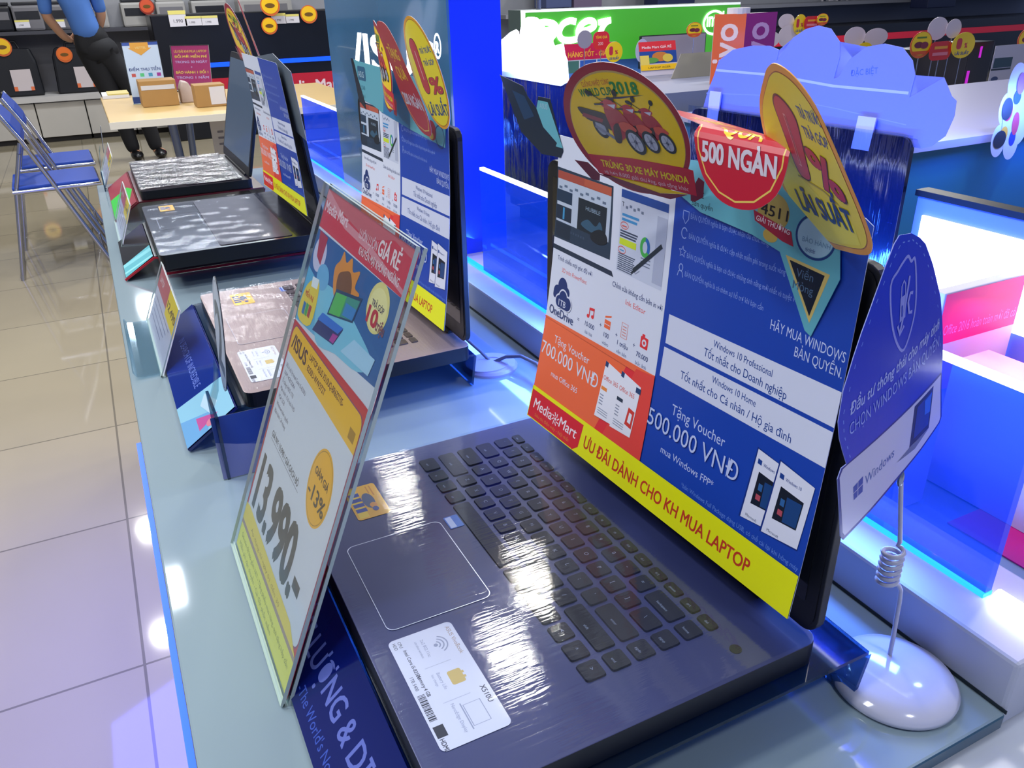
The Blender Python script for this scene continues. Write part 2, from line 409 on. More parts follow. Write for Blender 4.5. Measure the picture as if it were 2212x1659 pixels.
# ------------------------------------------------------------------ laptops
BLACKP = mat('black_plastic', '#0b0d14', 0.35)
SCREEN = mat('dark_screen', '#05070d', 0.08, coat=0.5)
ACR = clear_mat('clear_acrylic', '#e3f0f4', 0.06, 0.03)
ACR_DARK = clear_mat('smoky_acrylic', '#7f9db8', 0.08, 0.05, haze=0.14, hazecol='#1c3a5e')
FILM = clear_mat('plastic_film', '#f2f6ff', 0.05, 0.06, bump=0.04, stretch=(40.0, 3.0, 1), bscale=9.0, edge=0.10)
FILM_W = clear_mat('crumpled_film', '#eef4ff', 0.36, 0.12, bump=0.9, stretch=(4.0, 16.0, 1), bscale=14.0, edge=0.6)
FILM_LID = clear_mat('crumpled_lid_film', '#cfe0ff', 0.10, 0.12, bump=1.0, stretch=(14.0, 7.0, 1), bscale=6.0, edge=0.4)
KEYM = mat('key_black', '#0e1422', 0.55); LEG = mat('key_legend', '#8e9ab0', 0.5)

ROWS = [  # v offset of the row (mm from the near edge of the key field), key depth, keys as (width in units, legend)
 (0, 15.2, [(1.25,'ctrl'),(1,'fn'),(1,'win'),(1,'alt'),(5,''),(1,'alt'),(1,'='),(1.55,'ctrl'),(1,'<'),(1,'^'),(1,'>')]),
 (19, 15.2, [(2.25,'shift')]+[(1,ch) for ch in 'ZXCVBNM,./']+[(2.55,'shift'),(1,'end')]),
 (38, 15.2, [(1.75,'caps')]+[(1,ch) for ch in "ASDFGHJKL;'"]+[(2.05,'enter'),(1,'pgdn')]),
 (57, 15.2, [(1.5,'tab')]+[(1,ch) for ch in 'QWERTYUIOP[]']+[(1.3,'\\'),(1,'pgup')]),
 (76, 15.2, [(1,'`')]+[(1,ch) for ch in '1234567890-=']+[(1.8,'backspace'),(1,'home')]),
 (95, 9.0, [(0.9875,s) for s in ('esc','f1','f2','f3','f4','f5','f6','f7','f8','f9','f10','f11','f12','pause','prt','del')]),
]
def prism_faces(mb, pts0, z0, pts1, z1, mi=0):
    n = len(pts0); a = [mb.bm.verts.new((x, y, z0)) for x, y in pts0]; b = [mb.bm.verts.new((x, y, z1)) for x, y in pts1]
    for i in range(n): mb.bm.faces.new((a[i], a[(i+1) % n], b[(i+1) % n], b[i])).material_index = mi
    mb.bm.faces.new(b).material_index = mi
def keyboard(par, u0, v0, zdeck, letters=True, unit=19.0, keymat=None):
    for off, dep, keys in ROWS:
        u = u0
        for (wd, leg) in keys:
            W_ = wd*unit; mb = MB()
            a = rrect(1.7, 0, W_-1.7, dep, 2.0, 2); b = rrect(2.2, 0.5, W_-2.2, dep-0.5, 2.0, 2)
            S = 0.001
            prism_faces(mb, [(x*S, y*S) for x, y in a], -0.0004, [(x*S, y*S) for x, y in b], 0.0014)
            if letters and leg:
                h = 4.6 if len(leg) == 1 else 2.9
                vs_, fs, x0, x1 = text_geo(leg, 0.0)
                ox, oy = (W_*0.42, dep*0.45) if len(leg) == 1 else (W_*0.5-(x1-x0)*h/2, dep*0.3)
                V = [mb.bm.verts.new(((ox+(p-x0)*h)*S, (oy+q*h)*S, 0.00152)) for p, q in vs_]
                for f in fs:
                    try:
                        F = mb.bm.faces.new([V[i] for i in f]); F.material_index = 1
                    except ValueError: pass
            o = mb.build('key', [keymat or KEYM, LEG], par)
            o.location = (u*S, (v0+off)*S, zdeck)
            u += W_
def film_sheet(u0, u1, v0, v1, z, amp=0.0007, nu=60, nv=44, seed=1, skirt=0.0):
    rn = random.Random(seed); mb = MB(); ph = [(rn.uniform(20, 160), rn.uniform(-120, 120), rn.uniform(0, 6.28)) for _ in range(7)]
    g = []
    for i in range(nu+1):
        row = []
        for j in range(nv+1):
            u = u0+(u1-u0)*i/nu; v = v0+(v1-v0)*j/nv
            h = sum(math.sin(u*a+v*b+p) for a, b, p in ph)/len(ph)
            row.append(mb.bm.verts.new((u, v, z+amp*(1+h*1.0))))
        g.append(row)
    for i in range(nu):
        for j in range(nv): mb.bm.faces.new((g[i][j], g[i+1][j], g[i+1][j+1], g[i][j+1]))
    return mb
def laptop(name, label, P0, W, D, deck, th, deckm, bodym, lid_ang=90, lid_h=0.25, keys='full', film=None, lid_film=None, film_amp=0.0007, yaw=0.0, kb=(24, 113), pad=(0.119, 0.018, 0.222, 0.096), lidm=None, key_mat=None, scrm=None):
    U = (math.sin(yaw), -math.cos(yaw), 0); V = (math.cos(yaw), math.sin(yaw), 0)
    t = thing(name, label, 'laptop', M=frame(P0, U, V), group='laptops on the island counter')
    base = MB().prism(rrect(0, 0, W, D, 0.011), deck-th, deck, 0)
    base.bm.normal_update()
    for f in base.bm.faces: f.material_index = 0 if f.normal.z > 0.5 else 1
    base.build('base', [deckm, bodym], t, bevel=0.0012)
    x0, y0, x1, y1 = pad
    tp = MB().prism(rrect(x0, y0, x1, y1, 0.006), deck, deck+0.0004, 0)
    o = rrect(x0, y0, x1, y1, 0.006); i_ = rrect(x0+0.0005, y0+0.0005, x1-0.0005, y1-0.0005, 0.006)
    n = len(o); A = [tp.bm.verts.new((*p, deck+0.00046)) for p in o]; B = [tp.bm.verts.new((*p, deck+0.00046)) for p in i_]
    for q in range(n): tp.bm.faces.new((A[q], A[(q+1) % n], B[(q+1) % n], B[q])).material_index = 1
    tp.build('touchpad', [deckm, mat('chamfer_silver', '#c8cfe0', 0.3, 0.6)], t)
    if keys == 'full': keyboard(t, kb[0], kb[1], deck, True, key_mat and 19.0 or 19.0, key_mat)
    elif keys == 'plain': keyboard(t, kb[0], kb[1], deck, False, 19.0, key_mat)
    a = math.radians(lid_ang); ML = Matrix(((1, 0, 0), (0, -math.cos(a), math.sin(a)), (0, -math.sin(a), -math.cos(a)))).transposed().to_4x4()
    ML.translation = (0, D-0.0065, deck+0.004)
    lid = MB().prism(rrect(0, 0, W, lid_h, 0.013), -0.0065, 0, 0, ML).build('lid', lidm or bodym, t, bevel=0.001)
    MB().prism(rrect(0.003, 0.004, W-0.003, lid_h-0.003, 0.011), 0.0001, 0.0007, 0, ML).build('bezel', BLACKP, lid)
    MB().prism(rrect(0.012, 0.022, W-0.012, lid_h-0.014, 0.002), 0.0008, 0.0011, 0, ML).build('screen', scrm or SCREEN, lid)
    MB().cyl((0.05, D-0.004, deck+0.0005), (W-0.05, D-0.004, deck+0.0005), 0.0055).build('hinge', BLACKP, t, smooth=40)
    if film:
        film_sheet(0.001, W-0.001, 0.001, D-0.02, deck+0.0026, film_amp, seed=len(label)).build('plastic_film', film, t, smooth=180)
    if lid_film:
        fm = film_sheet(0.0, W, 0.0, lid_h, 0.0, 0.0012, seed=3)
        bmesh.ops.transform(fm.bm, matrix=ML @ Matrix.Translation((0, 0, -0.0072)) @ Matrix.Diagonal((1, 1, -1, 1)), verts=fm.bm.verts[:])
        fm.build('lid_film', lid_film, t, smooth=180)
    return t, ML

DECK1 = mat('deck_slate', '#3a406a', 0.42, 0.25, noise=0.05, nscale=40)
BODY1 = mat('body_navy', '#10131f', 0.4, noise=0.1)
lap1, ML1 = laptop('laptop', 'slate grey laptop nearest the camera with a white spec label beside its touchpad', (0.085, 0.634, 0.80), 0.362, 0.268, 0.062, 0.018,
    DECK1, BODY1, 90.5, 0.250, 'full', FILM, film_amp=0.00012)
def onlap(card, name, par, u, v, w, rot=0.0, mt=PAPER):
    o = card.build(name, mt, par); o.location = (u, v, w); o.rotation_euler = (0, 0, rot); return o
# yellow promotional sticker at the far front corner (figure on it reduced to plain shapes)
def promo_sticker():
    k = Card(0.05).base(rrect(-25, -14, 25, 14, 3), '#f2b52c', 0.2)
    k.rect(-23, -12, 23, -4, '#f6d23a').ell(0, 2, 12, 5, '#4a5a78').ell(8, 4, 4, 3, '#e79a3c').ell(14, 4, 3.5, 2.6, '#1d3a86')
    for q in range(4): k.rect(-15+q*8, -12, -9.5+q*8, -3, '#1b3d94')
    k.rect(-22, 8, -6, 9.2, '#d88d2a').rect(-22, 5, -10, 6, '#d88d2a')
    return k
def spec_label(big=True):
    k = Card(0.04).base(rrect(0, 0, 97, 45, 4), '#d9dbe6', 0.15)
    g = '#9aa0b4'; d = '#23283a'
    k.text('CPU', 3, 6, 3.2, d, rot=0).text('HDD', 3, 2.5, 3, d).text('Intel Core i5-8250U', 12, 7, 3.4, d, bold=0.01).text('Memory 4 GB', 36, 7.4, 3.4, d, bold=0.01).text('1TB 5400', 36, 2.6, 3.2, d)
    x = 52
    rn = random.Random(4)
    while x < 74: 
        wv = rn.choice((0.4, 0.7, 1.1)); k.rect(x, 1.6, x+wv, 6.4, d); x += wv+rn.choice((0.4, 0.6))
    k.rect(78, 1.5, 87, 8, '#1c2233').text('HDMI', 88, 2, 4.2, d, bold=0.02, w=8.5)
    for r in (3, 5.4, 7.8): k.line([(17+r*math.cos(a), 28+r*math.sin(a)) for a in [0.4+2.3*q/10 for q in range(11)]], 0.9, g)
    k.ell(17, 28, 1.4, 1.4, g).text('2x2 802.11ac', 8, 20, 3.2, g).text('ultrafast wireless', 8, 16, 2.4, g)
    k.rect(33, 14, 33.5, 32, '#b9bdcb').rect(64, 14, 64.5, 32, '#b9bdcb')
    k.poly(rrect(42, 25, 54, 34, 1.5), '#cdb268').rect(45, 34, 47, 35.3, '#cdb268').rect(49, 34, 51, 35.3, '#cdb268').text('Battery Life', 40, 19, 3.2, g).text('fast charge', 40, 15.5, 2.4, g)
    k.ring([(71, 24), (88, 24), (88, 35), (71, 35)], 0.6, g).rect(69, 22.4, 90, 23.2, g).text('NanoEdge Display', 67, 17.5, 3.2, g).text('X510U', 62, 39, 5, '#3a3f55', bold=0.02).text('ASUS VivoBook', 4, 39.5, 4.2, '#a88f7a')
    return k
onlap(promo_sticker(), 'sticker', lap1, 0.064, 0.052, 0.0624)
onlap(spec_label(), 'spec_label', lap1, 0.231, 0.014, 0.0624)
lap1.children[0]
pw = MB(); pw.prism(ell(0.3425, 0.213, 0.004, 0.004, 20), 0.062, 0.0625, 0); pw.build('power_button', KEYM, lap1)
onlap(Card(0.03).base(rrect(0, 0, 17, 12, 1), '#3f7fd8', 0.1).rect(1, 1, 16, 6, '#cfe2ff'), 'logo_sticker', lap1, 0.118+0.0, 0.100, 0.0624)

DECK2 = mat('deck_rose_gold', '#a5918f', 0.38, 0.35, noise=0.04, nscale=30); BODY2 = mat('body_dark', '#0d1017', 0.35)
lap2, ML2 = laptop('laptop', 'rose gold laptop standing second in the row with cream sticker and blue poster', (0.082, 1.196, 0.80), 0.366, 0.268, 0.062, 0.018,
    DECK2, BODY2, 90.5, 0.250, 'plain', clear_mat('plastic_film_light', '#fafcff', 0.03, 0.06, bump=0.5, stretch=(3.0, 26.0, 1), bscale=9.0, edge=0.3), key_mat=mat('key_umber', '#3a2a33', 0.45))
onlap(promo_sticker(), 'sticker', lap2, 0.050, 0.052, 0.0624); onlap(spec_label(), 'spec_label', lap2, 0.243, 0.012, 0.0624)
onlap(Card(0.03).base(rrect(0, 0, 20, 8, 1), '#8fa6e0', 0.1).rect(1, 1, 19, 3, '#3d5cc0'), 'logo_sticker', lap2, 0.028, 0.108, 0.0624)

DECK3 = mat('deck_black_gloss', '#17151f', 0.16, coat=0.5, noise=0.2, nscale=12); BODY3 = mat('body_black', '#05060b', 0.4)
lap3, ML3 = laptop('laptop', 'black gaming laptop with shiny film and red trim standing third in the row', (0.049, 1.83, 0.80), 0.400, 0.285, 0.063, 0.025,
    DECK3, BODY3, 84, 0.262, None, FILM)
onlap(promo_sticker(), 'sticker', lap3, 0.045, 0.045, 0.0634); onlap(Card(0.03).base(rrect(0, 0, 18, 10, 1), '#2f6fb0', 0.1).rect(2, 2, 16, 5, '#bcd8f2'), 'logo_sticker', lap3, 0.035, 0.10, 0.0634)
MB().prism(rrect(0.012, 0.10, 0.388, 0.225, 0.006), 0.0631, 0.0641).build('keyboard', mat('key_field_dark', '#221a24', 0.4, noise=0.2, nscale=90), lap3)
DECK4 = mat('deck_dark_grey', '#2a2328', 0.3, noise=0.1)
lap4, ML4 = laptop('laptop', 'black laptop under white crumpled film farthest along the row', (0.058, 2.375, 0.80), 0.385, 0.245, 0.062, 0.02,
    DECK4, BODY3, 104, 0.262, None, FILM_W, lidm=BODY3, film_amp=0.0022, scrm=mat('screen_reflection_tint', '#3f5268', 0.35, coat=0.2))  # grey-blue screen colour stands in for reflections on a dark screen
MB().prism(rrect(0.012, 0.10, 0.373, 0.225, 0.006), 0.0621, 0.0631).build('keyboard', mat('key_field_dark', '#221a24', 0.4), lap4)

# risers the laptops stand on
def riser(label, x0, yn, yf, path, mats, bandname, lip=None, edge=None):
    t = thing('laptop_riser', label, 'laptop stand', (x0, (yn+yf)/2, 0.80), 'risers under the laptops')
    yl, yh = yn-(yn+yf)/2, yf-(yn+yf)/2
    front, shelf, legp = path
    MB().strip(front, yl, yh, 0.003).build('front_panel', mats[0], t)
    MB().strip(shelf, yl, yh, 0.003).build('shelf', mats[1], t)
    MB().strip(legp, yl, yh, 0.003).build('leg_plate', mats[1], t)
    return t
NAVY = mat('navy_print', '#061a66', 0.12, coat=0.8)
ris1 = riser('acrylic riser with navy slogan strip under the nearest laptop', 0.03, 0.262, 0.642,
    ([(0.0085, 0.0015), (0.054, 0.0405)], [(0.054, 0.0405), (0.36, 0.0405)], [(0.36, 0.0405), (0.352, 0.0015)]), (NAVY, ACR_DARK), '')
sl = Card(0.05)
sl.base([(-190, 0), (190, 0), (190, 60), (-190, 60)], '#05175e', 0.2)
sl.text('SỐ 1 CHẤT LƯỢNG & DỊCH VỤ', 23, 24, 24, '#5f6cba', w=312, bold=0.02, align='c').text("-The World's No.1 Quality & Service-", 92, 7, 11, '#3a54b4', align='c')
sl.ell(128, 48, 5, 2.2, '#b7b9ea')
o = sl.build('slogan_strip', print_mat('printed_navy', 0.1, coat=0.6), ris1)
dv = Vector((0.0455, 0, 0.039)).normalized(); nrm = Vector((-dv.z, 0, dv.x))
o.matrix_local = frame(Vector((0.009, 0, 0.0022)) + nrm*0.0042, (0, -1, 0), tuple(dv))
ris2 = riser('acrylic riser with blue sky print under the rose gold laptop', 0.012, 0.845, 1.215,
    ([(0.004, 0.0015), (0.062, 0.0405)], [(0.062, 0.0405), (0.348, 0.0405)], [(0.348, 0.0405), (0.342, 0.0015)]), (NAVY, ACR_DARK), '')
sk = Card(0.05).base([(-185, 0), (185, 0), (185, 68), (-185, 68)], '#0b2a80', 0.2)
sk.poly([(80, 0), (185, 0), (185, 68), (95, 68)], '#8fc4dc').poly([(120, 0), (185, 0), (185, 30), (150, 40)], '#6fa6d6').poly([(140, 20), (165, 48), (172, 20)], '#c05a9a').poly([(100, 40), (140, 52), (160, 40), (120, 30)], '#b9d6ea').ell(172, 36, 8, 6, '#d9849a')
sk.text('IN SEARCH OF INCREDIBLE', -100, 30, 14, '#6c80cc', w=170)
o = sk.build('printed_strip', print_mat('printed_navy', 0.1), ris2)
dv = Vector((0.058, 0, 0.039)).normalized(); nrm = Vector((-dv.z, 0, dv.x)); o.matrix_local = frame(Vector((0.0045, 0, 0.0022)) + nrm*0.0042, (0, -1, 0), tuple(dv))
RED = mat('red_edge', '#b81228', 0.35)
ris3 = riser('black riser with red edges and teal print under the gaming laptop', -0.008, 1.53, 1.80,
    ([(0.0, 0.0015), (0.052, 0.034)], [(0.052, 0.034), (0.33, 0.034)], [(0.33, 0.034), (0.32, 0.0015)]), (mat('black_print', '#0c0f18', 0.12, coat=0.6), mat('black_acrylic', '#0a0810', 0.2)), '')
MB().box(0.058, 0.325, -0.136, -0.1335, 0.006, 0.0338).build('end_plate', mat('maroon_plate', '#2a0812', 0.3), ris3)
MB().strip([(-0.002, 0.0012), (0.052, 0.0335), (0.057, 0.033), (0.062, 0.002)], -0.1385, -0.1355, 0.0035).box(0.060, 0.325, -0.1385, -0.1355, 0.0012, 0.0052).build('red_trim', RED, ris3)
tp3 = Card(0.05).base([(0, 0), (80, 0), (80, 60), (0, 60)], '#57a8b4', 0.2).poly([(0, 0), (20, 0), (40, 60), (18, 60)], '#7cc4cc').poly([(50, 0), (60, 0), (78, 60), (68, 60)], '#8ad0d6')
o = tp3.build('printed_strip', PAPER, ris3)
dv = Vector((0.052, 0, 0.0325)).normalized(); nrm = Vector((-dv.z, 0, dv.x)); o.matrix_local = frame(Vector((0.0012, -0.055, 0.003)) + nrm*0.0042, (0, -1, 0), tuple(dv))
ris4 = riser('dark red riser with green print under the farthest laptop', -0.004, 1.985, 2.385,
    ([(0.0, 0.0015), (0.055, 0.0385)], [(0.055, 0.0385), (0.33, 0.0385)], [(0.33, 0.0385), (0.32, 0.0015)]), (mat('red_print', '#6a1622', 0.3), mat('maroon_acrylic', '#4a0f1a', 0.25)), '')
gp = Card(0.05).base([(-190, 0), (190, 0), (190, 62), (-190, 62)], '#8a2b3a', 0.2).poly([(-20, 0), (190, 0), (190, 36), (40, 62), (-20, 50)], '#2fae3c')
o = gp.build('printed_strip', PAPER, ris4); dv = Vector((0.055, 0, 0.037)).normalized(); nrm = Vector((-dv.z, 0, dv.x)); o.matrix_local = frame(Vector((0.0012, 0, 0.0025)) + nrm*0.0042, (0, -1, 0), tuple(dv))

# ------------------------------------------------------------------ poster sheets hung over the screens
def poster_card():
    k = Card(0.06)
    BL = '#0d3fa8'; WH = '#d6dcec'; OR = '#ee6a3c'; RD = '#e02f36'; YE = '#e8ea00'; NV = '#15306e'
    k.base([(0, 0), (325, 0), (325, 253), (319, 256), (4, 256), (0, 252)], BL, 0.35, back='#c9cedd', edge='#dfe4f0')
    k.rect(0, 98, 162.5, 256, WH)
    # screen picture
    k.poly([(0, 164), (92, 164), (95, 160), (0, 160)], '#1f2f45').poly([(0, 170), (88, 172), (86, 229), (0, 230)], '#22374d').rect(1.5, 185, 84, 227.5, '#b9c6d8')
    k.rect(1.5, 221, 84, 227.5, '#a84a3c').poly([(44, 222), (84, 221), (84, 227.5), (44, 227.5)], '#b7573f')
    for q in range(9): k.rect(4+q*8.5, 213+(q % 2)*2, 9+q*8.5, 215+(q % 2)*2, '#5f7189')
    k.rect(1.5, 202, 26, 212, '#16324d').rect(1.5, 187, 26, 199, '#14283f').rect(12, 188, 15, 198, '#3d8fc0').rect(1.5, 172, 26, 184, '#16283c')
    k.rect(36, 185, 79, 211, '#12222f').text('HUBBLE', 48, 203, 4.6, '#8ba3b8', w=22).poly(smooth_pts([(42, 190), (52, 196), (64, 193), (70, 198), (74, 191), (60, 187)]), '#2f5670').poly(smooth_pts([(58, 186), (70, 192), (80, 190), (82, 184), (72, 180), (60, 181)]), '#0f1a24')
    for q in range(6): k.rect(26+q*4, 178.5, 28.5+q*4, 180.5, '#33475e')
    # document picture
    k.rect(97.5, 167, 156, 229, '#c3cbdf').rect(97.5, 223.5, 156, 229.5, '#1d4a9c').rect(144, 170, 156, 219, '#a9b1c9')
    k.text('T', 99, 217, 5, '#22304a')
    for q in range(5): k.rect(104+q*5, 216+(q % 2)*1.5, 107+q*5, 218+(q % 2)*1.5, '#6b7892')
    k.rect(100, 210, 122, 212, '#3f8fc8').rect(100, 206.5, 120, 208.5, '#3f8fc8').ring(ell(104, 203, 5, 2.6, 24), 0.6, '#d35a50').rect(101, 202, 107, 203, '#d35a50')
    for q in range(3): k.rect(99, 198-q*2, 122-q, 199.2-q*2, '#38455e')
    k.rect(99, 188, 121, 193, '#c9dc28').ring(ell(103, 184, 5, 2.6, 24), 0.6, '#d35a50').rect(100, 183.4, 106, 184.2, '#3f8fc8')
    for q in range(9): k.rect(99, 180.5-q*1.55, 121-(q % 3), 181.3-q*1.55, '#4a566e')
    k.ring(ell(132, 193, 4.6, 6, 36), 3.2, '#43b04a')
    k.line([(132+4.6*math.cos(a), 193+6*math.sin(a)) for a in [-0.6+2.1*q/12 for q in range(13)]], 3.2, '#2467b8')
    for q in range(3): k.rect(128, 184-q*2.6, 140, 184.8-q*2.6, '#6f7a92')
    k.line([(100, 170.5), (108, 174), (113, 170), (119, 175.5), (123, 170.5), (128, 174)], 0.6, '#8089a0')
    k.line([(120, 172), (152, 199)], 3.4, '#1c2a33').line([(118, 169.6), (121, 172.6)], 1.4, '#1c2a33')
    # captions
    k.text('Trình chiếu mọi góc độ với', 9, 152, 5.4, NV, w=56, bold=0.008).text('3D trên PowerPoint', 18, 143, 5.4, '#e0554a', w=40)
    k.text('Chỉnh sửa không cần bản in với', 95, 153, 5.8, NV, w=65, bold=0.008).text('Ink Editor', 115, 144, 6, '#e0554a', w=26)
    # cloud, name and sums
    for cx, cy, r in ((14, 124, 6.2), (22, 131, 7.5), (29, 127, 5)): k.ell(cx, cy, r, r, NV, n=28)
    k.poly(rrect(8, 118, 33, 126, 3), NV)
    for cx, cy, r in ((25, 121, 7), (33, 118, 6), (19, 117, 5.6)): k.ell(cx, cy, r+1, r+1, WH, n=28)
    for cx, cy, r in ((25, 121, 6.6), (33, 118, 5.6), (19, 117, 5.2)): k.ell(cx, cy, r, r, NV, n=28)
    k.poly(rrect(16, 112, 36, 119, 3), NV).text('1TB', 19, 113.6, 8, WH, bold=0.01)
    k.text('OneDrive', 5, 103, 11, NV, w=40)
    k.text('=', 51, 109, 6, NV).text('+', 84, 115, 6, NV).text('+', 107, 114.5, 6, NV).text('+', 131, 114.5, 6, NV)
    k.ell(66, 118.5, 2, 1.6, RD).ell(72.5, 119.5, 2, 1.6, RD).rect(67, 118.5, 68.2, 126, RD).rect(73.4, 119.5, 74.6, 127, RD).poly([(67, 124), (74.6, 125), (74.6, 127.2), (67, 126.2)], RD)
    k.rect(90.5, 117, 99, 124, OR).poly([(90.5, 125), (99, 127.5), (99, 129), (90.5, 126.6)], OR).rect(91, 120, 98.5, 120.6, WH)
    k.ring([(114, 117), (122, 117), (122, 129), (114, 129)], 0.8, '#d8908a')
    for q in range(4): k.rect(115.5, 119+q*2.3, 120.5, 119.8+q*2.3, '#d8908a')
    k.poly(rrect(139.5, 118, 149, 127, 1), RD).rect(141, 127, 144.5, 129, RD).ell(144.3, 122.5, 2.8, 2.8, WH).ell(144.3, 122.5, 1.3, 1.3, RD)
    for x, a, b in ((70, '10.000', 'bài hát'), (95, '100', 'video'), (118, '1 triệu', 'văn bản'), (144, '70.000', 'bức ảnh')):
        k.text(a, x, 109.5, 5.6, NV, align='c', bold=0.012).text(b, x, 103, 4.2, '#4a5c8c', align='c')
    # lower left offer
    k.rect(0, 0, 153.5, 98, OR).poly([(100, 31), (153.5, 31), (162.5, 98), (162.5, 103), (128, 100)], RD).poly([(0, 97), (162.5, 97), (162.5, 103), (0, 98.5)], OR).poly([(112, 31), (163, 31), (163, 102.5), (140, 100)], '#e4443a')
    k.text('Tặng Voucher', 48.5, 79, 10, WH, w=57, align='c').text('700.000 VNĐ', 1.5, 63.5, 17, WH, w=92, bold=0.004).text('mua Office 365', 24, 48.5, 7, WH, w=43)
    for x0, xs in ((97, 0), (119.5, 0)):
        k.poly([(x0, 42), (x0+27, 44), (x0+30, 88), (x0+4, 92)], '#e6e8f2').poly([(x0+4, 92), (x0+8, 91.4), (x0+7.5, 87), (x0+3.6, 87.5)], '#22406e').text('Office 365', x0+4, 76, 5.6, '#d8503e', w=20).rect(x0+3, 67, x0+11, 70, '#e98a3c' if x0 < 110 else '#2d3b4d')
        for q in range(4): k.rect(x0+3, 62-q*2.6, x0+8, 63-q*2.6, '#8b93a8')
        for q in range(3): k.rect(x0+3, 50-q*2, x0+17, 50.8-q*2, '#9aa2b6')
    k.poly([(137, 52), (146, 51), (147, 66), (139, 67)], '#d23a2e').poly([(140, 55), (144, 54.5), (144.6, 63), (141, 63.4)], '#e6e8f2').rect(144, 82, 150, 86.5, '#22406e')
    # yellow foot band with the shop plate
    k.poly([(0, 0), (325, 0), (325, 33), (0, 30.5)], YE).poly([(0, 0), (76, 0), (84, 6), (86, 27.5), (0, 26.8)], '#d8232e').rect(0, 0, 76, 0.9, YE).rect(0, 0, 0.9, 30, YE)
    k.text('Media', 7, 11, 14, '#f0e6ea', w=31, skew=0.12, bold=0.012).text('Mart', 51, 11, 14, '#f0e6ea', w=27, skew=0.12, bold=0.012)
    for q in range(8):
        a = q*math.pi/4; k.line([(44.5+2.6*math.cos(a), 15+2.6*math.sin(a)), (44.5+6*math.cos(a+0.4), 15+6*math.sin(a+0.4))], 1.1, '#f0e6ea')
    k.ell(44.5, 15, 1.4, 1.4, '#f0e6ea').text('Siêu thị điện máy - Nội thất', 12, 4.2, 4.2, '#e08a3a', w=58)
    k.text('ƯU ĐÃI DÀNH CHO KH MUA LAPTOP', 91, 9.5, 15, '#c4361c', w=196, bold=0.022, skew=0.05)
    # right half
    k.poly([(168.5, 131.5), (325, 136.5), (325, 159), (168.5, 153.6)], '#cfd5ea').poly([(167.5, 105.5), (325, 110), (325, 133.7), (168, 128.5)], '#cfd5ea')
    DB = '#12408f'
    k.text('Windows 10 Professional', 218, 147, 7, DB, w=55).text('Tốt nhất cho Doanh nghiệp', 210, 137.5, 8.6, DB, w=77, bold=0.006).text('Windows 10 Home', 222, 122.5, 7, DB, w=42).text('Tốt nhất cho Cá nhân / Hộ gia đình', 190, 112.5, 8.6, DB, w=107, bold=0.006)
    LB = '#b9c6ec'
    k.text('HÃY MUA WINDOWS', 323, 176, 9, LB, w=58, align='r').text('BẢN QUYỀN.', 323, 166.5, 9, LB, w=36, align='r')
    k.text('Tặng Voucher', 187, 83, 11.5, LB, w=57).text('500.000 VNĐ', 163, 65, 19.5, LB, w=98, bold=0.004).text('mua Windows FPP*', 183, 49.5, 8, LB, w=58)
    k.text('*bản Windows Full Package dạng USB, có thể cài lại khi hỏng máy', 323, 35, 5, '#5f86d8', align='r', w=112)
    for x0, top in ((270, 97), (289.5, 98)):
        k.poly([(x0-1.5, 44), (x0+29.5, 48), (x0+32, 94.5), (x0+2.5, top+1)], '#0a2c7c').poly([(x0, 44.5), (x0+29.5, 49), (x0+32, 94.5), (x0+3.5, top)], '#d9dcec')
        k.poly([(x0+5, 91), (x0+8.5, 90.6), (x0+8.5, 87.2), (x0+5, 87.4)], '#123c8a').text('Windows 10', x0+10, 87.4, 3.4, '#123c8a', w=13).poly([(x0+6, 58), (x0+25.5, 60.5), (x0+26.8, 81), (x0+7.6, 82.4)], '#0b1526').poly([(x0+14, 60), (x0+25, 61.5), (x0+26, 79), (x0+14, 78)], '#123f78').rect(x0+9, 63, x0+13, 67, '#b04a5a').rect(x0+9.6, 70, x0+13, 75, '#2a5f9a').text('Microsoft', x0+4, 47.5, 3, '#5c6780', w=10)
    IC = '#8fa4e0'
    k.ring([(172, 229), (178, 229), (178, 224), (175, 220.5), (172, 224)], 0.7, IC).line([(176+3*math.cos(a)-1, 214+3.6*math.sin(a)) for a in [0.5+5*q/14 for q in range(15)]], 0.8, IC)
    st = [(175+(4 if q % 2 == 0 else 1.8)*math.sin(q*math.pi/5), 201+(4 if q % 2 == 0 else 1.8)*math.cos(q*math.pi/5)) for q in range(10)]
    k.ring(st, 0.7, IC).ring(ell(175, 190, 2, 2.4, 20), 0.7, IC).line([(172, 183.5), (173, 187), (175, 187.8), (177, 187), (178, 183.5)], 0.7, IC)
    for v, tx, ww in ((227, 'BẢN QUYỀN nghĩa là bạn được nhận đủ chức năng', 74), (213.5, 'BẢN QUYỀN nghĩa là được cập nhật miễn phí trong suốt vòng đời', 96), (200, 'BẢN QUYỀN nghĩa là bạn có được những tính năng mới nhất và tuyệt vời', 103), (187, 'BẢN QUYỀN nghĩa là có thêm sự hỗ trợ khi bạn cần', 77)):
        k.text(tx, 180, v-2, 5.2, '#7d97dc', w=ww)
    return k
WP, HP = 325.0, 256.0
def poster(label, P0, fl0, fl1, lean=0.0, src=None):
    t = thing('hanging_poster', label, 'poster', M=frame(P0, (0, -1, 0), (-math.sin(lean), 0, math.cos(lean))), group='posters hung over the laptop screens')
    def bend(u, v, w_): return Vector((u, v, w_ + (fl0 + (fl1-fl0)*u/WP)*max(0.0, 1-v/HP)**2))
    poster_card().build('printed_sheet', PAPER, t, bend, rng(0, 325, 26), rng(0, 256, 24))
    return t
poster('large blue white and orange offer poster with yellow foot, over the nearest laptop screen', (0.3432, 0.605, 0.884), 33, 15)
poster('blue and white offer poster partly hidden by the price sign, over the rose gold laptop', (0.3402, 1.165, 0.884), 30, 20)
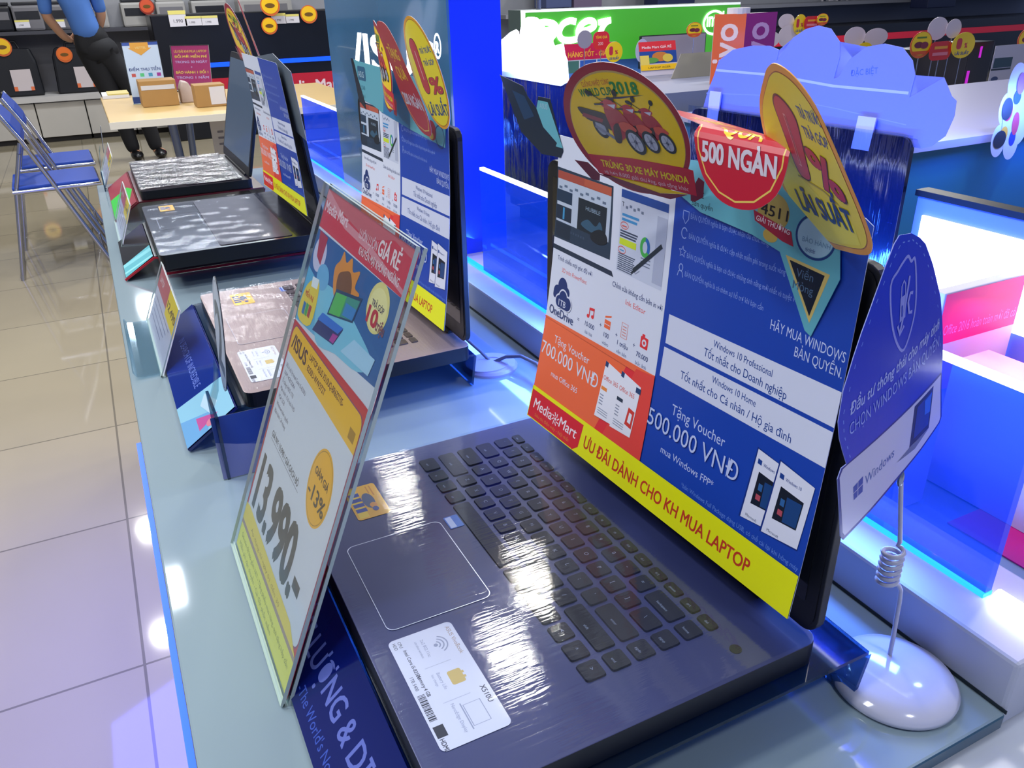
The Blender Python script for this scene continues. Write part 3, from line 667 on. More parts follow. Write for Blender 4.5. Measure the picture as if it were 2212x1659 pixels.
poster('small-looking offer poster over the black gaming laptop with red trim', (0.316, 1.765, 0.895), 24, 12, lean=math.radians(6.5))

TEAL = '#5fa9b8'
# teal header flaps that sit across the lid tops
hdr1 = thing('header_flap', 'teal printed flap with black triangle, seal and dark edge over the nearest poster top', 'printed flap', M=frame((0.3425, 0.45, 1.0), (0, -1, 0), (0, 0, 1)), group='teal header flaps')
k = Card(0.05)
k.base([(-263, 179), (-217, 173), (-208, 165), (-192, 157), (-189, 167), (-168, 167), (-146, 128), (-150, 122), (-183, 120), (-222, 134)], '#0f2338', 0.4)
k.poly([(-192, 157), (-189, 164), (-172, 164), (-146, 130), (-158, 130), (-156, 133), (-180, 143)], TEAL).text('ASUS', -186, 158, 6, '#9fb6c8').poly([(-238, 168), (-214, 165), (-196, 150), (-215, 145)], '#16385a')
k.build('back_part', GLOSSP, hdr1)
k = Card(0.05)      # front part lies on the poster (poster u = flap u + 155 mm)
o_ = lambda u, v: (u-155, v-116+0)
pts = [(152, 250), (165, 240), (191, 232), (240, 229), (265, 224.5), (292, 184.5), (297, 182.5), (311, 221), (308, 236), (300, 262), (240, 268), (160, 262)]
k.base([o_(*p) for p in pts], TEAL, 0.3)
k.poly([o_(270, 224), o_(304, 221.5), o_(294.5, 190)], '#c9b268').poly([o_(273.5, 222), o_(300.5, 220), o_(293.8, 194)], '#0c1c2c').text('Viền', *o_(280, 214), 7, '#4a6684').text('Mỏng', *o_(278.5, 206.5), 7, '#4a6684')
k.ring([o_(*p) for p in ell(290, 239, 14, 12, 40)], 1.4, '#173a7a').ell(*o_(290, 239), 13, 11, '#9fc3d6').text('***', *o_(284, 228), 6, '#173a7a').text('BẢO HÀNH', *o_(281, 235), 4, '#5f86a8')
k.ell(*o_(256, 246), 13, 11, '#b09a52').ell(*o_(256, 232), 6, 4, '#caa94c').poly([o_(240, 244), o_(272, 238), o_(275, 230), o_(266, 231), o_(242, 238)], '#a5223c').text('4511', *o_(246, 243.5), 9, '#1b1d20', w=22, rot=-0.03, bold=0.01).text('GIẢI THƯỞNG', *o_(243, 238.6), 4.3, '#f0e2e4', w=28, rot=-0.1, bold=0.01)
k.text('ANH HỌC', *o_(166, 241), 6, '#15343e').text('bản quyền', *o_(182, 235), 5, '#15343e')
k.build('front_part', GLOSSP, hdr1).location = (0, 0, 0.0012)
hdr2 = thing('header_flap', 'teal printed flap with dark curved edge behind the tags of the rose gold laptop', 'printed flap', M=frame((0.3392, 1.0, 1.10), (0, -1, 0), (0, 0, 1)), group='teal header flaps')
k = Card(0.05)
k.base([(-183, 68), (-150, 66), (60, 62), (150, 50), (155, 20), (150, -6), (40, 0), (-60, 8), (-105, 14), (-165, 18)], TEAL, 0.4)
k.poly([(-185, 68), (-173, 68), (-160, 45), (-140, 20), (-135, 4), (-165, 14)], '#131c2a').poly(rrect(-158, 42, -122, 60, 4), '#2a5f80').text('ASUS', -155, 46, 11, '#b9d2de').text('X540', -148, 30, 8, '#2f6f86').text('5 in 1', -146, 20, 7, '#2f6f86')
k.poly([(-60, 8), (40, 0), (50, 60), (-40, 62)], '#2f78a8').ell(112, 8, 14, 11, '#a5223c').ell(110, 2, 7, 4, '#caa94c').ring(ell(136, 4, 13, 12), 1.5, '#173a7a')
k.build('printed_flap', GLOSSP, hdr2)

# ------------------------------------------------------------------ die-cut promotion tags on the lids
YEL = '#ffd60a'; RED_ = '#cc1f36'; MAR = '#7c1030'
def moped(k, dx, dy, s, full=True):
    f = lambda x, y: (dx+x*s, dy+y*s)
    if full:
        k.ell(*f(-25, -4), 6.4*s, 9*s, '#181b28', rot=0.35).ell(*f(-25, -4), 4.2*s, 6.4*s, '#9aa0b2', rot=0.35).line([f(-30, -3), f(-14, -12)], 2.6*s, '#7d8398')
        k.poly(smooth_pts([f(-42, 11), f(-30, 10), f(-16, 7), f(-10, 0), f(-14, -6), f(-24, -1), f(-36, 2)]), '#2a1220').poly([f(-40, 4), f(-22, 0), f(-20, 3), f(-38, 7)], '#8f1830')
    k.poly(smooth_pts([f(-16, 12), f(-6, 13), f(2, 5), f(4, -4), f(-6, -12), f(-13, -14), f(-15, -2)]), '#b01c30').poly(smooth_pts([f(-12, -2), f(-6, 0), f(-8, -14), f(-14, -14)]), '#30101c')
    k.poly(smooth_pts([f(-18, 16), f(-10, 19), f(-3, 15), f(-8, 11), f(-15, 12)]), '#c42a3a').poly([f(-12, 15), f(-4, 15.5), f(-6, 12)], '#d8dce8').line([f(-24, 14.5), f(-15, 15)], 1.4*s, '#20141c')
    k.poly(smooth_pts([f(-6, 1), f(2, 2), f(9, -3), f(4, -6), f(-4, -5)]), '#d64a34')
    k.ell(*f(5, -13), 7.2*s, 10.5*s, '#171a26', rot=0.5).ell(*f(5, -13), 5.0*s, 8.0*s, '#b8bccb', rot=0.5).ell(*f(5, -13), 1.3*s, 1.8*s, '#4d5268', rot=0.5)
    for q in range(6):
        a = q*math.pi/3; k.line([f(5, -13), f(5+4.6*math.cos(a), -13+7*math.sin(a))], 0.5*s, '#7d8296')
    k.line([f(-15, 17), f(-20, 20), f(-24, 22)], 0.7*s, '#20141c').ell(*f(-26, 23), 3.6*s, 1.8*s, '#17141c', rot=-0.3).line([f(-6, 17), f(-3, 22)], 0.7*s, '#20141c').ell(*f(-2, 24), 2.2*s, 2.6*s, '#17141c')
def round_card():
    k = Card(0.06)
    out = [p for p in ell(-6, -3, 55.5, 51.5, 72)]
    band = [(-66, -33), (-50, -31), (-50, -26), (-6, -24.6), (46, -27), (53, -36), (47, -55), (18, -55), (-20, -49), (-55, -49), (-55, -43)]
    k.base(out, '#8d1030', 0.5, back='#dcdce6', edge='#d8d4da')
    k.ell(-6, -3, 55.5, 51.5, '#a3142f', n=72).ell(-5, -4, 50.5, 46.8, '#c9a860', n=72).ell(-5, -4.6, 50, 46, YEL, n=72)
    k.text('CUỒNG NHIỆT CÙNG', -32.5, 29.6, 5.2, '#d9722a', w=27, rot=0.13, bold=0.02).text('WORLD CUP', -37, 22, 8.4, '#157a35', w=31, rot=0.1, bold=0.03).text('2018', -6, 26, 12.5, '#1a8a3a', w=23.5, bold=0.04, rot=0.02)
    k.poly([(-23.5, 21), (0, 24), (22, 26.2), (0, 22.6)], '#2a1a5a')
    moped(k, 27, 1.6, 0.80, False); moped(k, 12.5, 2.0, 0.86, False); moped(k, -2, 2.6, 1.0, True)
    k.poly([(-67, -33), (-53, -33.5), (-44, -43), (-47, -49.5), (-55, -49)], MAR).poly([(40, -46), (50, -33), (54, -36), (48, -55), (38, -54)], MAR)
    k.poly([(-50, -25.8), (-6, -24.6), (42, -27), (47, -28), (44.6, -49), (0, -44.5), (-44.5, -42)], RED_)
    k.text('TRÚNG 30 XE MÁY HONDA', -38.5, -35, 8.4, '#f4dc10', w=79, rot=-0.058, bold=0.03).text('và hơn 8.000 giải thưởng, quà tặng khác', -38, -41, 5, '#ecc8ce', w=77, rot=-0.062)
    k.poly([(-30, -43.4), (0, -44.8), (38, -48.5), (12, -51.5)], YEL).poly([(-48, -42.3), (-30, -43.4), (12, -51.5), (38, -48.6), (20, -55.4), (-10, -52.5)], MAR).poly([(-24, -44), (0, -45), (34, -48.4), (12, -50.6)], YEL)
    return k
t = thing('round_tag', 'round yellow promotion tag with three red mopeds, above the nearest poster', 'promotion tag', M=nearer((0.33, 0.4823, 1.1614), (0.257, -0.966, 0.025), (-0.417, -0.088, 0.905), 0.94), group='die-cut promotion tags')
round_card().build('printed_disc', GLOSSP, t)
def oval_card(outline=None):
    k = Card(0.06)
    if outline is None:
        k.base(ell(0, 0, 48, 62, 64), '#f0a81c', 0.5, back='#dcdce6', edge='#d8d4da').ell(0, 0, 45, 59, '#b8761c', n=64).ell(0, 0, 44, 58, '#f4e01a', n=64)
        k.poly(rrect(-26, -22, -3, 40, 11), '#4a1020').poly(rrect(-25, -21, -4, 39, 10), '#c22a40').line([(-14, -6), (-14, 26)], 2, '#e8b0b0')
        k.text('TRẢ TRƯỚC', 2, 22, 8, '#1a4a8c', w=36, bold=0.03).text('TRẢ GÓP', 2, 9, 8, '#1a4a8c', w=34, bold=0.03).text('%', 2, -22, 26, '#4a1020', w=34, bold=0.05).text('%', 3, -21.5, 25, '#c22a40', w=32, bold=0.035).text('LÃI SUẤT', -30, -46, 18, '#14407c', w=62, bold=0.04)
    return k
ov_pts = smooth_pts([(0.2, 62.8), (-12, 58), (-23.7, 48.4), (-43.7, 28.4), (-56, 8), (-62.5, -14), (-63.5, -38), (-59, -62), (-50, -69), (-39, -69.5), (-18, -65), (1, -57.5), (18, -50), (31, -42), (38.5, -30), (39, -13), (36.5, 5.3), (33, 27), (28, 48), (16, 60)], 4)
t = thing('oval_tag', 'long yellow oval tag reading zero percent interest, above the right end of the nearest poster', 'promotion tag', M=nearer((0.33, 0.3112, 1.162), (-0.26, -0.955, -0.144), (-0.539, 0.02, 0.842), 0.925), group='die-cut promotion tags')
k = Card(0.06); k.base(ov_pts, '#f0a01c', 0.5, back='#dcdce6', edge='#e0a040')
cen = Vector((-12, -4)); inn = [tuple(cen + (Vector(p)-cen)*0.935) for p in ov_pts]; inn2 = [tuple(cen + (Vector(p)-cen)*0.925) for p in ov_pts]
k.poly(inn, '#a8501c').poly(inn2, '#f4dc18').poly([p for p in [(-52, -2), (-38, -2), (-22, -18), (0, -26), (24, -26), (24, -40), (0, -52), (-40, -64), (-56, -58), (-59, -35)]], '#f6e63a')
zero = [(-12.5, 42), (-19, 40), (-24, 33), (-25, 22), (-26, 5), (-27, -8), (-24, -14.5), (-17, -15), (-11, -11), (-7.5, 2), (-3, 18), (0, 31), (-4, 38.5)]
k.poly(smooth_pts(zero), '#4a0f22').poly(smooth_pts([(-13+(x+13)*0.9, 12+(y-12)*0.955) for x, y in zero]), '#c22640').line([(-14, 30), (-15.5, 12), (-18, -5)], 2.6, '#e8a8a8').line([(-14, 29), (-15.5, 12), (-18, -4)], 1.5, '#b01c34')
k.text('TRẢ TRƯỚC', 5.5, 34.8, 8.5, '#1a4a8c', w=22, bold=0.03, sy=1.1, rot=0.05).text('TRẢ GÓP', 3.5, 22, 9, '#1a4a8c', w=24.5, bold=0.03, sy=1.1, rot=0.05)
k.text('%', 2, -11, 36, '#4a0f22', w=25, bold=0.045, skew=-0.28).text('%', 2.8, -10.4, 35, '#c22640', w=23.5, bold=0.03, skew=-0.28)
k.line([(-28, -16), (0, -14), (14, -17)], 1.2, '#b09a20')
k.text('LÃI SUẤT', -41.5, -47, 21, '#14407c', w=68, rot=0.235, bold=0.04, skew=0.16)
def obend(u, v, w_): return Vector((u, v, w_))
k.build('printed_disc', GLOSSP, t, obend, rng(-62, 38, 10), rng(-68, 62, 10))
# red tongue folded forward over the lid
def tongue_card(l3):
    k = Card(0.06); out = smooth_pts([(0, 62), (-22, 58), (-34, 40), (-36, 10), (-45, -14), (-42, -44), (-24, -62), (0, -66), (24, -62), (42, -44), (45, -14), (36, 10), (34, 40), (22, 58)], 3)
    k.base(out, '#c21c34', 0.5, back='#dcdce6', edge='#d8b0b0')
    k.line([(-41, -20), (-38, -42), (-22, -57), (0, -60.5), (22, -57), (38, -42), (41, -20)], 1.6, '#e8c860')
    k.text('TẶNG', 0, 22, 17, '#f0c820', w=44, align='c', bold=0.03).text('QUÀ', 0, 0, 19, '#f0c820', w=38, align='c', bold=0.03).text(l3, 0, -32, 20, '#d8d0dc', w=74, align='c', bold=0.04)
    return k
t = thing('tongue_tag', 'red tongue-shaped gift tag curling forward between the round and oval tags', 'promotion tag', M=frame((0.311, 0.349, 1.155), (0, -1, 0), (-0.06, 0, 1)), group='die-cut promotion tags')
def tbend(u, v, w_):
    # the tip faces the aisle, the rest rolls back over the lid and drifts to the far side
    if v < 13: return Vector((u, v, w_))
    s_ = v-13; R_ = 8.0; a = min(s_/R_, 1.40); rest = max(0.0, s_-R_*1.40)
    return Vector((u*(1-0.006*rest) - 1.55*rest - 0.2*s_, 13+R_*math.sin(a) - rest*0.02 + w_*math.sin(a), -R_*(1-math.cos(a)) - rest*0.42 + w_*math.cos(a)))
k = Card(0.06)
k.base(smooth_pts([(0, -19), (-16, -16), (-29, -6), (-36, 8), (-38, 22), (-33, 40), (-30, 60), (-26, 78), (0, 82), (26, 78), (30, 60), (33, 40), (38, 22), (37, 8), (31, -6), (17, -16)], 3), '#c21c34', 0.5, back='#dcdce6', edge='#d8b0b0')
k.line([(-36, 26), (-33.5, 9), (-26, -4), (-14, -12.5), (0, -15.5), (15, -12.5), (27, -4), (34, 9), (36, 26)], 1.1, '#e8c860')
k.text('QUÀ', 0, 20, 15, '#f0c820', w=32, align='c', bold=0.035).text('TẶNG', 0, 42, 15, '#f0c820', w=36, align='c', bold=0.03).text('500 NGÀN', 0, 3, 16, '#d8d0dc', w=60, align='c', bold=0.045)
k.build('printed_tongue', GLOSSP, t, tbend, (), rng(-18, 82, 30))
# the same three tags on the rose gold laptop, and two on the gaming laptop
t = thing('round_tag', 'round yellow moped tag seen nearly edge-on above the rose gold laptop poster', 'promotion tag', M=nearer((0.3373, 1.0474, 1.169), (-0.102, -0.989, -0.111), (-0.099, -0.101, 0.99), 0.945), group='die-cut promotion tags')
rc = round_card()
bmesh.ops.scale(rc.bm, vec=(0.86, 1.02, 1), verts=rc.bm.verts[:]); rc.build('printed_disc', GLOSSP, t, lambda u, v, w_: Vector((u, v, w_ - 0.006*(u-10)**2*0.5)), rng(-60, 50, 10))
t = thing('oval_tag', 'yellow oval zero percent tag in front of the sign pillar on the rose gold laptop', 'promotion tag', M=nearer((0.330, 0.868, 1.1695), (-0.008, -0.994, 0.105), (-0.245, 0.104, 0.964), 0.935), group='die-cut promotion tags')
oc = oval_card(); bmesh.ops.scale(oc.bm, vec=(0.90, 0.96, 1), verts=oc.bm.verts[:]); oc.build('printed_disc', GLOSSP, t)
t = thing('tongue_tag', 'red tongue tag with yellow gift words between the two tags of the rose gold laptop', 'promotion tag', M=nearer((0.334, 0.955, 1.158), (0.004, -0.999, -0.053), (-0.353, -0.051, 0.934), 0.92), group='die-cut promotion tags')
tc_ = tongue_card('200 NGÀN'); bmesh.ops.scale(tc_.bm, vec=(0.80, 1.08, 1), verts=tc_.bm.verts[:]); tc_.build('printed_tongue', GLOSSP, t)
t = thing('round_tag', 'thin-looking yellow moped tag on the farthest laptop lid beside the dark display unit', 'promotion tag', M=nearer((0.3289, 2.0, 1.1625), (0.11, -0.941, -0.319), (-0.216, -0.336, 0.917), 0.95), group='die-cut promotion tags')
rc = round_card(); bmesh.ops.scale(rc.bm, vec=(1.35, 1.5, 1), verts=rc.bm.verts[:]); rc.build('printed_disc', GLOSSP, t)
t = thing('tongue_tag', 'narrow red and yellow tag hanging on the gaming laptop lid', 'promotion tag', M=frame((0.318, 1.79, 1.168), (-0.1, -0.99, -0.08), (-0.25, -0.20, 0.95)), group='die-cut promotion tags')
tc_ = tongue_card('500 NGÀN'); bmesh.ops.scale(tc_.bm, vec=(0.80, 1.3, 1), verts=tc_.bm.verts[:]); tc_.build('printed_tongue', GLOSSP, t)
t = thing('header_flap', 'grey card spike standing up from the gaming laptop lid', 'printed flap', M=frame((0.300, 1.55, 1.10), (0, -1, 0), (-0.12, 0, 1)), group='teal header flaps')
Card().base([(-150, -40), (160, -70), (172, 40), (60, 62), (-140, 45)], '#54606c', 0.6, edge='#c8ccd4').build('card_sheet', PAPER, t)

# ------------------------------------------------------------------ price signs in acrylic holders
S22 = (math.sin(math.radians(22)), 0, math.cos(math.radians(22)))
SIGN_ACR = clear_mat('sign_acrylic', '#f8fcfc', 0.05, 0.04, bump=0.05, stretch=(1, 1, 1), bscale=8, edge=0.12)
ACR_EDGE = mat('acrylic_edge', '#c3d2cc', 0.25)
t = thing('sign_holder', 'large leaning clear acrylic sign holder on the table before the nearest laptop', 'sign holder', M=frame((0.031, 0.5475, 0.801), (0, -1, 0), S22))
def plate(mb, x0, x1, y0, y1, z0, z1):
    mb.box(x0, x1, y0, y1, z0, z1); mb.bm.normal_update()
    for f in mb.bm.faces: f.material_index = 0 if abs(f.normal.z) > 0.5 else 1
    return mb
plate(MB(), -0.1055, 0.1055, 0.0, 0.337, 0.0002, 0.0030).build('front_sheet', [SIGN_ACR, ACR_EDGE], t)
plate(MB(), -0.1055, 0.1055, 0.0, 0.337, -0.0048, -0.0022).build('back_sheet', [clear_mat('sign_acrylic_back', '#e8f2f2', 0.05, 0.04), ACR_EDGE], t)
# folded foot running back under the riser
ft = MB().box(-0.1055, 0.1055, 0.0, 0.0022, 0, 0.001); ft.build('fold', ACR_EDGE, t)
k = Card(0.04); W_ = '#d3d3e2'
k.base([(-102, 3), (102, 3), (102, 333), (-102, 333)], W_, 0.25, back='#d8203a')
k.rect(-102, 302, 102, 333, '#d0344e').poly([(-102, 316), (-60, 324), (10, 318), (60, 330), (102, 326), (102, 333), (-102, 333)], '#c8606e').poly([(-102, 326), (-40, 314), (20, 312), (102, 303), (102, 306), (20, 317), (-40, 320), (-102, 333)], '#d88a98')
k.text('Media Mart', -98, 316, 12, '#ecc6d2', w=62, bold=0.03).text('LUÔN LUÔN', -6, 316, 9, '#e8bcc8', w=40, bold=0.02).text('GIÁ RẺ', 37, 315, 15, '#f0d8de', w=42, bold=0.035).text('KHUYẾN MẠI KHÔNG NGỪNG', 2, 306, 8, '#ecccd4', w=84, bold=0.025)
k.poly([(-102, 222), (102, 242), (102, 302), (-102, 300)], '#215a9c').poly([(-102, 222), (-20, 229), (-60, 262), (-102, 268)], '#58a8d4').poly(smooth_pts([(-40, 225), (10, 232), (60, 238), (80, 252), (40, 262), (-20, 270), (-60, 262)]), '#7cc0de')
k.ell(-82, 283, 17, 14, '#c9c2e0').poly([(-96, 300), (-72, 299), (-74, 276), (-88, 280)], '#b0284a').ell(-60, 270, 16, 10, '#6aa9d8')
k.poly(smooth_pts([(-30, 270), (-38, 284), (-30, 292), (-26, 300), (-16, 294), (-6, 300), (2, 292), (16, 296), (14, 284), (26, 282), (16, 272), (4, 264), (-14, 262)]), '#e08a3a').poly(smooth_pts([(-22, 270), (-26, 282), (-14, 288), (-2, 290), (8, 282), (8, 272), (-8, 266)]), '#7a4a34')
k.poly([(-28, 250), (28, 262), (34, 282), (-22, 272)], '#1f3c66').poly([(-25, 252), (26, 263), (31, 279), (-20, 270)], '#3f8f86').poly([(-25, 252), (0, 257), (4, 274), (-20, 270)], '#58b45a').poly([(4, 260), (26, 263), (29, 272), (6, 270)], '#3a7fc4')
k.poly([(-52, 229), (2, 236), (14, 252), (-40, 246)], '#2a2f70').poly([(-46, 240), (6, 246), (14, 253), (-38, 248)], '#2f6fd0').poly([(-8, 236), (2, 237), (8, 245), (-4, 243)], '#b03a9a').poly([(20, 238), (80, 243), (84, 256), (40, 254)], '#a8cdea')
k.poly(smooth_pts([(-80, 262), (-62, 262), (-60, 230), (-98, 226), (-96, 250)]), '#e8c84a').poly([(-82, 256), (-66, 258), (-66, 266), (-84, 264)], '#e4e6ee').text('MIỄN PHÍ', -92, 246, 6, '#c23a3a', w=24, bold=0.03).rect(-90, 231, -83, 241, '#2f6fb0').rect(-82, 232, -75, 242, '#3f9f58').rect(-74, 233, -67, 243, '#b03a4a')
k.ell(64, 285, 20, 17, '#e6d488').ell(64, 284, 17, 14, '#efe0a0').text('10', 50, 272, 16, '#c01f3a', w=19, bold=0.05).text('triệu', 69, 272, 11, '#8a4a5a', w=16, bold=0.03).text('TRẢ GÓP', 52, 284, 6, '#4a3a5a', w=24, bold=0.02)
# red framed offer panel
k.poly([(-102, 30), (102, 30), (102, 226), (84, 226), (-102, 221)], '#c8283e')
k.poly(rrect(-99, 36, 95, 219, 9), '#8a3a6a').poly(rrect(-98, 37, 94, 218, 9), W_)
k.poly([p for p in rrect(-98, 188, 94, 218, 9) if p[1] > 197] + [(-98, 194), (94, 192)], '#f0b428')
k.text('/ISUS', -92, 200, 17, '#4a2438', w=46, bold=0.03).rect(-42.5, 198, -42, 215, '#c08a20').text('LAPTOP ASUS X510UQ-BR632T/I5-', -39, 208.5, 7.2, '#5a2030', w=92, bold=0.02).text('8250U-WW372T', -39, 199.5, 7.2, '#5a2030', w=52, bold=0.02)
k.rect(76, 197, 88, 205, '#a87820')
rn = random.Random(2)
for q in range(7): k.text(['Bộ vi xử lý: Intel Core i5-8250U', 'RAM: 4GB DDR4', 'Ổ cứng: HDD 1TB', 'Màn hình: 15.6 inch FHD', 'VGA: 2GB', 'Windows bản quyền', 'Bảo hành: 24 tháng'][q], -92, 182-q*7, 5, '#5a4a66', bold=0.004)
k.text('GIÁ NY: 15.990 / GIÁ GẠCH BỎ', -82, 122, 7.5, '#3f3a48', w=92, bold=0.025).line([(-82, 119.6), (14, 119.6)], 0.5, '#6a6478')
k.text('13.990.-', -86, 53, 66, '#47454e', w=154, bold=0.05, sy=1.06)
k.ell(53, 145, 26, 29, '#f0ac20').ring(ell(53, 145, 24, 27, 48), 0.6, '#a87818').text('GIẢM GIÁ', 53, 150, 8, '#4a2a20', w=33, align='c', bold=0.03).text('-13%', 53, 131, 17, '#3a2828', w=40, align='c', bold=0.025)
k.poly([(-102, 3), (102, 3), (102, 30), (-102, 46)], '#e6e05a').poly([(-102, 26), (98, 29), (98, 33), (-102, 30)], '#a88a80').poly([(-102, 30), (96, 33), (70, 44), (-90, 48), (-102, 46)], '#e8cc4a')
k.text('Giá trên đã bao gồm VAT - Tặng phiếu mua hàng, quà tặng hấp dẫn', -92, 17, 6, '#8a8a3a', w=180).text('Miễn phí vận chuyển - Cài đặt phần mềm', -92, 8, 6, '#8a8a3a', w=130).text('Áp dụng từ ngày 01 đến 30', -70, 35, 5, '#a88830', w=110)
pi = thing('price_insert', 'printed price sheet with large price and orange discount spot inside the big acrylic holder', 'price sign', M=frame((0.031, 0.5475, 0.801), (0, -1, 0), S22) @ Matrix.Translation((0, 0, -0.0016)))
k.build('printed_sheet', PAPER, pi)
def small_sign(label, lab2, y0, y1, x0, h, ang):
    A = (math.sin(math.radians(ang)), 0, math.cos(math.radians(ang))); W2 = (y1-y0)*1000; H2 = h*1000
    F_ = frame((x0, (y0+y1)/2, 0.801), (0, -1, 0), A)
    t = thing('sign_holder', label, 'sign holder', M=F_, group='small price sign holders')
    plate(MB(), -W2/2000, W2/2000, 0, h, 0.0005, 0.0022).build('sheet', [SIGN_ACR, ACR_EDGE], t)
    fo = None if x0 < 0 else MB().strip([(-0.034, 0.010), (-0.030, 0.003), (-0.022, 0.0012), (-0.001, 0.0012)], -W2/2000+0.01, W2/2000-0.01, 0.0018).build('foot', clear_mat('foot_acrylic', '#eaf8ff', 0.14, 0.05), t)
    if fo: fo.data.transform(F_.inverted() @ Matrix.Translation((x0, (y0+y1)/2, 0.801)))
    MB().box(-W2/2000, W2/2000, 0, 0.002, -0.0035, 0.002).build('fold', ACR_EDGE, t)
    p_ = thing('price_insert', lab2, 'price sign', M=F_ @ Matrix.Translation((0, 0, -0.0012)), group='small price cards')
    k = Card(0.08).base([(-W2/2+2, 2), (W2/2-2, 2), (W2/2-2, H2-2), (-W2/2+2, H2-2)], '#c9c3dc', 0.4, back='#e8e0ea')
    k.rect(-W2/2+2, H2*0.62, W2*0.02, H2-2, '#c25a6c').rect(W2*0.02, H2*0.55, W2/2-6, H2-5, '#eecb2e').text('12.490', W2*0.05, H2*0.68, H2*0.16, '#5a3a30', w=W2*0.36, bold=0.03).text('LAPTOP', -W2*0.42, H2*0.74, H2*0.14, '#eccad4', bold=0.02)
    for q in range(4): k.rect(-W2*0.42, H2*(0.48-q*0.1), W2*(0.3-q*0.07), H2*(0.5-q*0.1), '#8f88aa')
    k.build('printed_sheet', PAPER, p_)
small_sign('low acrylic sign holder beside the rose gold laptop at the aisle edge', 'red yellow and white price card beside the rose gold laptop', 1.067, 1.305, 0.008, 0.095, 24)
small_sign('low acrylic sign holder beside the black gaming laptop', 'white price card beside the black gaming laptop', 1.75, 2.0, -0.006, 0.092, 22)
small_sign('low acrylic sign holder at the farthest laptop', 'pale price card with yellow corner at the farthest laptop', 2.40, 2.66, -0.012, 0.085, 24)
# oval number plates on acrylic clips
def number_plate(label, x, y, z0, zc, r, pmat, yaw=0.0, base=True):
    t = thing('number_plate', label, 'number plate', (x, y, 0.80), group='oval number plates')
    k = Card(0.05).base(ell(0, 0, r*0.62*1000, r*1000, 44), '#aeb9cc', 1.0, edge='#1a2030').ring(ell(0, 0, r*560, r*930, 44), 1.0, '#5a6478').text('2', 0, -r*620, r*1700, '#3a4658', align='c', w=r*700, bold=0.03)
    o = k.build('plate', GLOSSP, t)
    lean = 0.10
    o.matrix_local = Matrix.Translation((0.026, 0.035, zc-0.80)) @ frame((0, 0, 0), (math.sin(yaw), -math.cos(yaw), 0), (lean, 0, 1))
    MB().box(0.004, 0.007, 0.0, 0.07, 0.0, z0-0.80).build('clip_sheet', ACR_DARK, t)
    MB().strip([(0.005, z0-0.802), (0.014, zc-r*0.9-0.80), (0.018, zc-r*0.5-0.80)], 0.022, 0.048, 0.0015).build('clip', ACR, t)
    return t
number_plate('thin oval number plate standing between the price sign and the rose gold laptop', 0.040, 0.768, 0.872, 0.945, 0.060, None, yaw=-0.02)
t = thing('acrylic_rest', 'navy and mauve acrylic leaflet rest in front of the rose gold laptop', 'leaflet holder', (0.04, 0.769, 0.80))
kk = Card(0.05).base([(0, 0), (95, 0), (95, 66), (0, 66)], '#7c82ae', 1.5, edge='#1b2440').poly([(0, 40), (20, 34), (38, 30), (60, 38), (95, 34), (95, 66), (0, 66)], '#223f8e').poly([(30, 32), (44, 28), (54, 33)], '#3a4f96')
o = kk.build('sheet', GLOSSP, t); o.matrix_local = frame((0, 0, 0.001), (1, 0, 0), (0, 0.25, 1))
number_plate('small pale oval number plate on a thin stalk near the folding chair', -0.018, 2.36, 0.84, 0.925, 0.034, None, yaw=-0.05)

# ------------------------------------------------------------------ cable grommet
t = thing('cable_grommet', 'round lilac cable grommet set in the glass behind the rose gold laptop', 'grommet', (0.40, 0.886, 0.80))
MB().lathe([(0.016, 0.0), (0.036, 0.0), (0.036, 0.003), (0.033, 0.006), (0.018, 0.0065), (0.016, 0.004), (0.016, 0.0)], n=48).build('rim', mat('grommet_lilac', '#a99fc0', 0.4), t, smooth=30)
MB().prism(ell(-0.006, -0.008, 0.027, 0.020, 32), 0.0055, 0.0078).build('cover', mat('grommet_lilac', '#a99fc0', 0.4), t, bevel=0.001)
MB().prism(ell(0, 0, 0.016, 0.016, 32), 0.0006, 0.0025).build('hole', mat('dark_hole', '#0c0e16', 0.7), t)
cb = thing('security_cable', 'grey twisted security cable running from the rose gold laptop into the grommet', 'cable', (0.40, 0.9, 0.806), group='security cables')
P(MB().tube([(0.372, 0.945, 0.845), (0.383, 0.925, 0.830), (0.395, 0.905, 0.816), (0.402, 0.893, 0.806)], 0.0022), 'cord', mat('cable_grey', '#6a6a80', 0.5), cb, smooth=60)
cb = thing('security_cable', 'grey twisted security cable leaving the grommet towards the big poster', 'cable', (0.41, 0.85, 0.806), group='security cables')
P(MB().tube([(0.406, 0.886, 0.806), (0.418, 0.875, 0.815), (0.43, 0.855, 0.821), (0.438, 0.825, 0.820), (0.43, 0.78, 0.812), (0.41, 0.72, 0.806), (0.39, 0.66, 0.8045)], 0.0024), 'cord', mat('cable_grey', '#6a6a80', 0.5), cb, smooth=60)

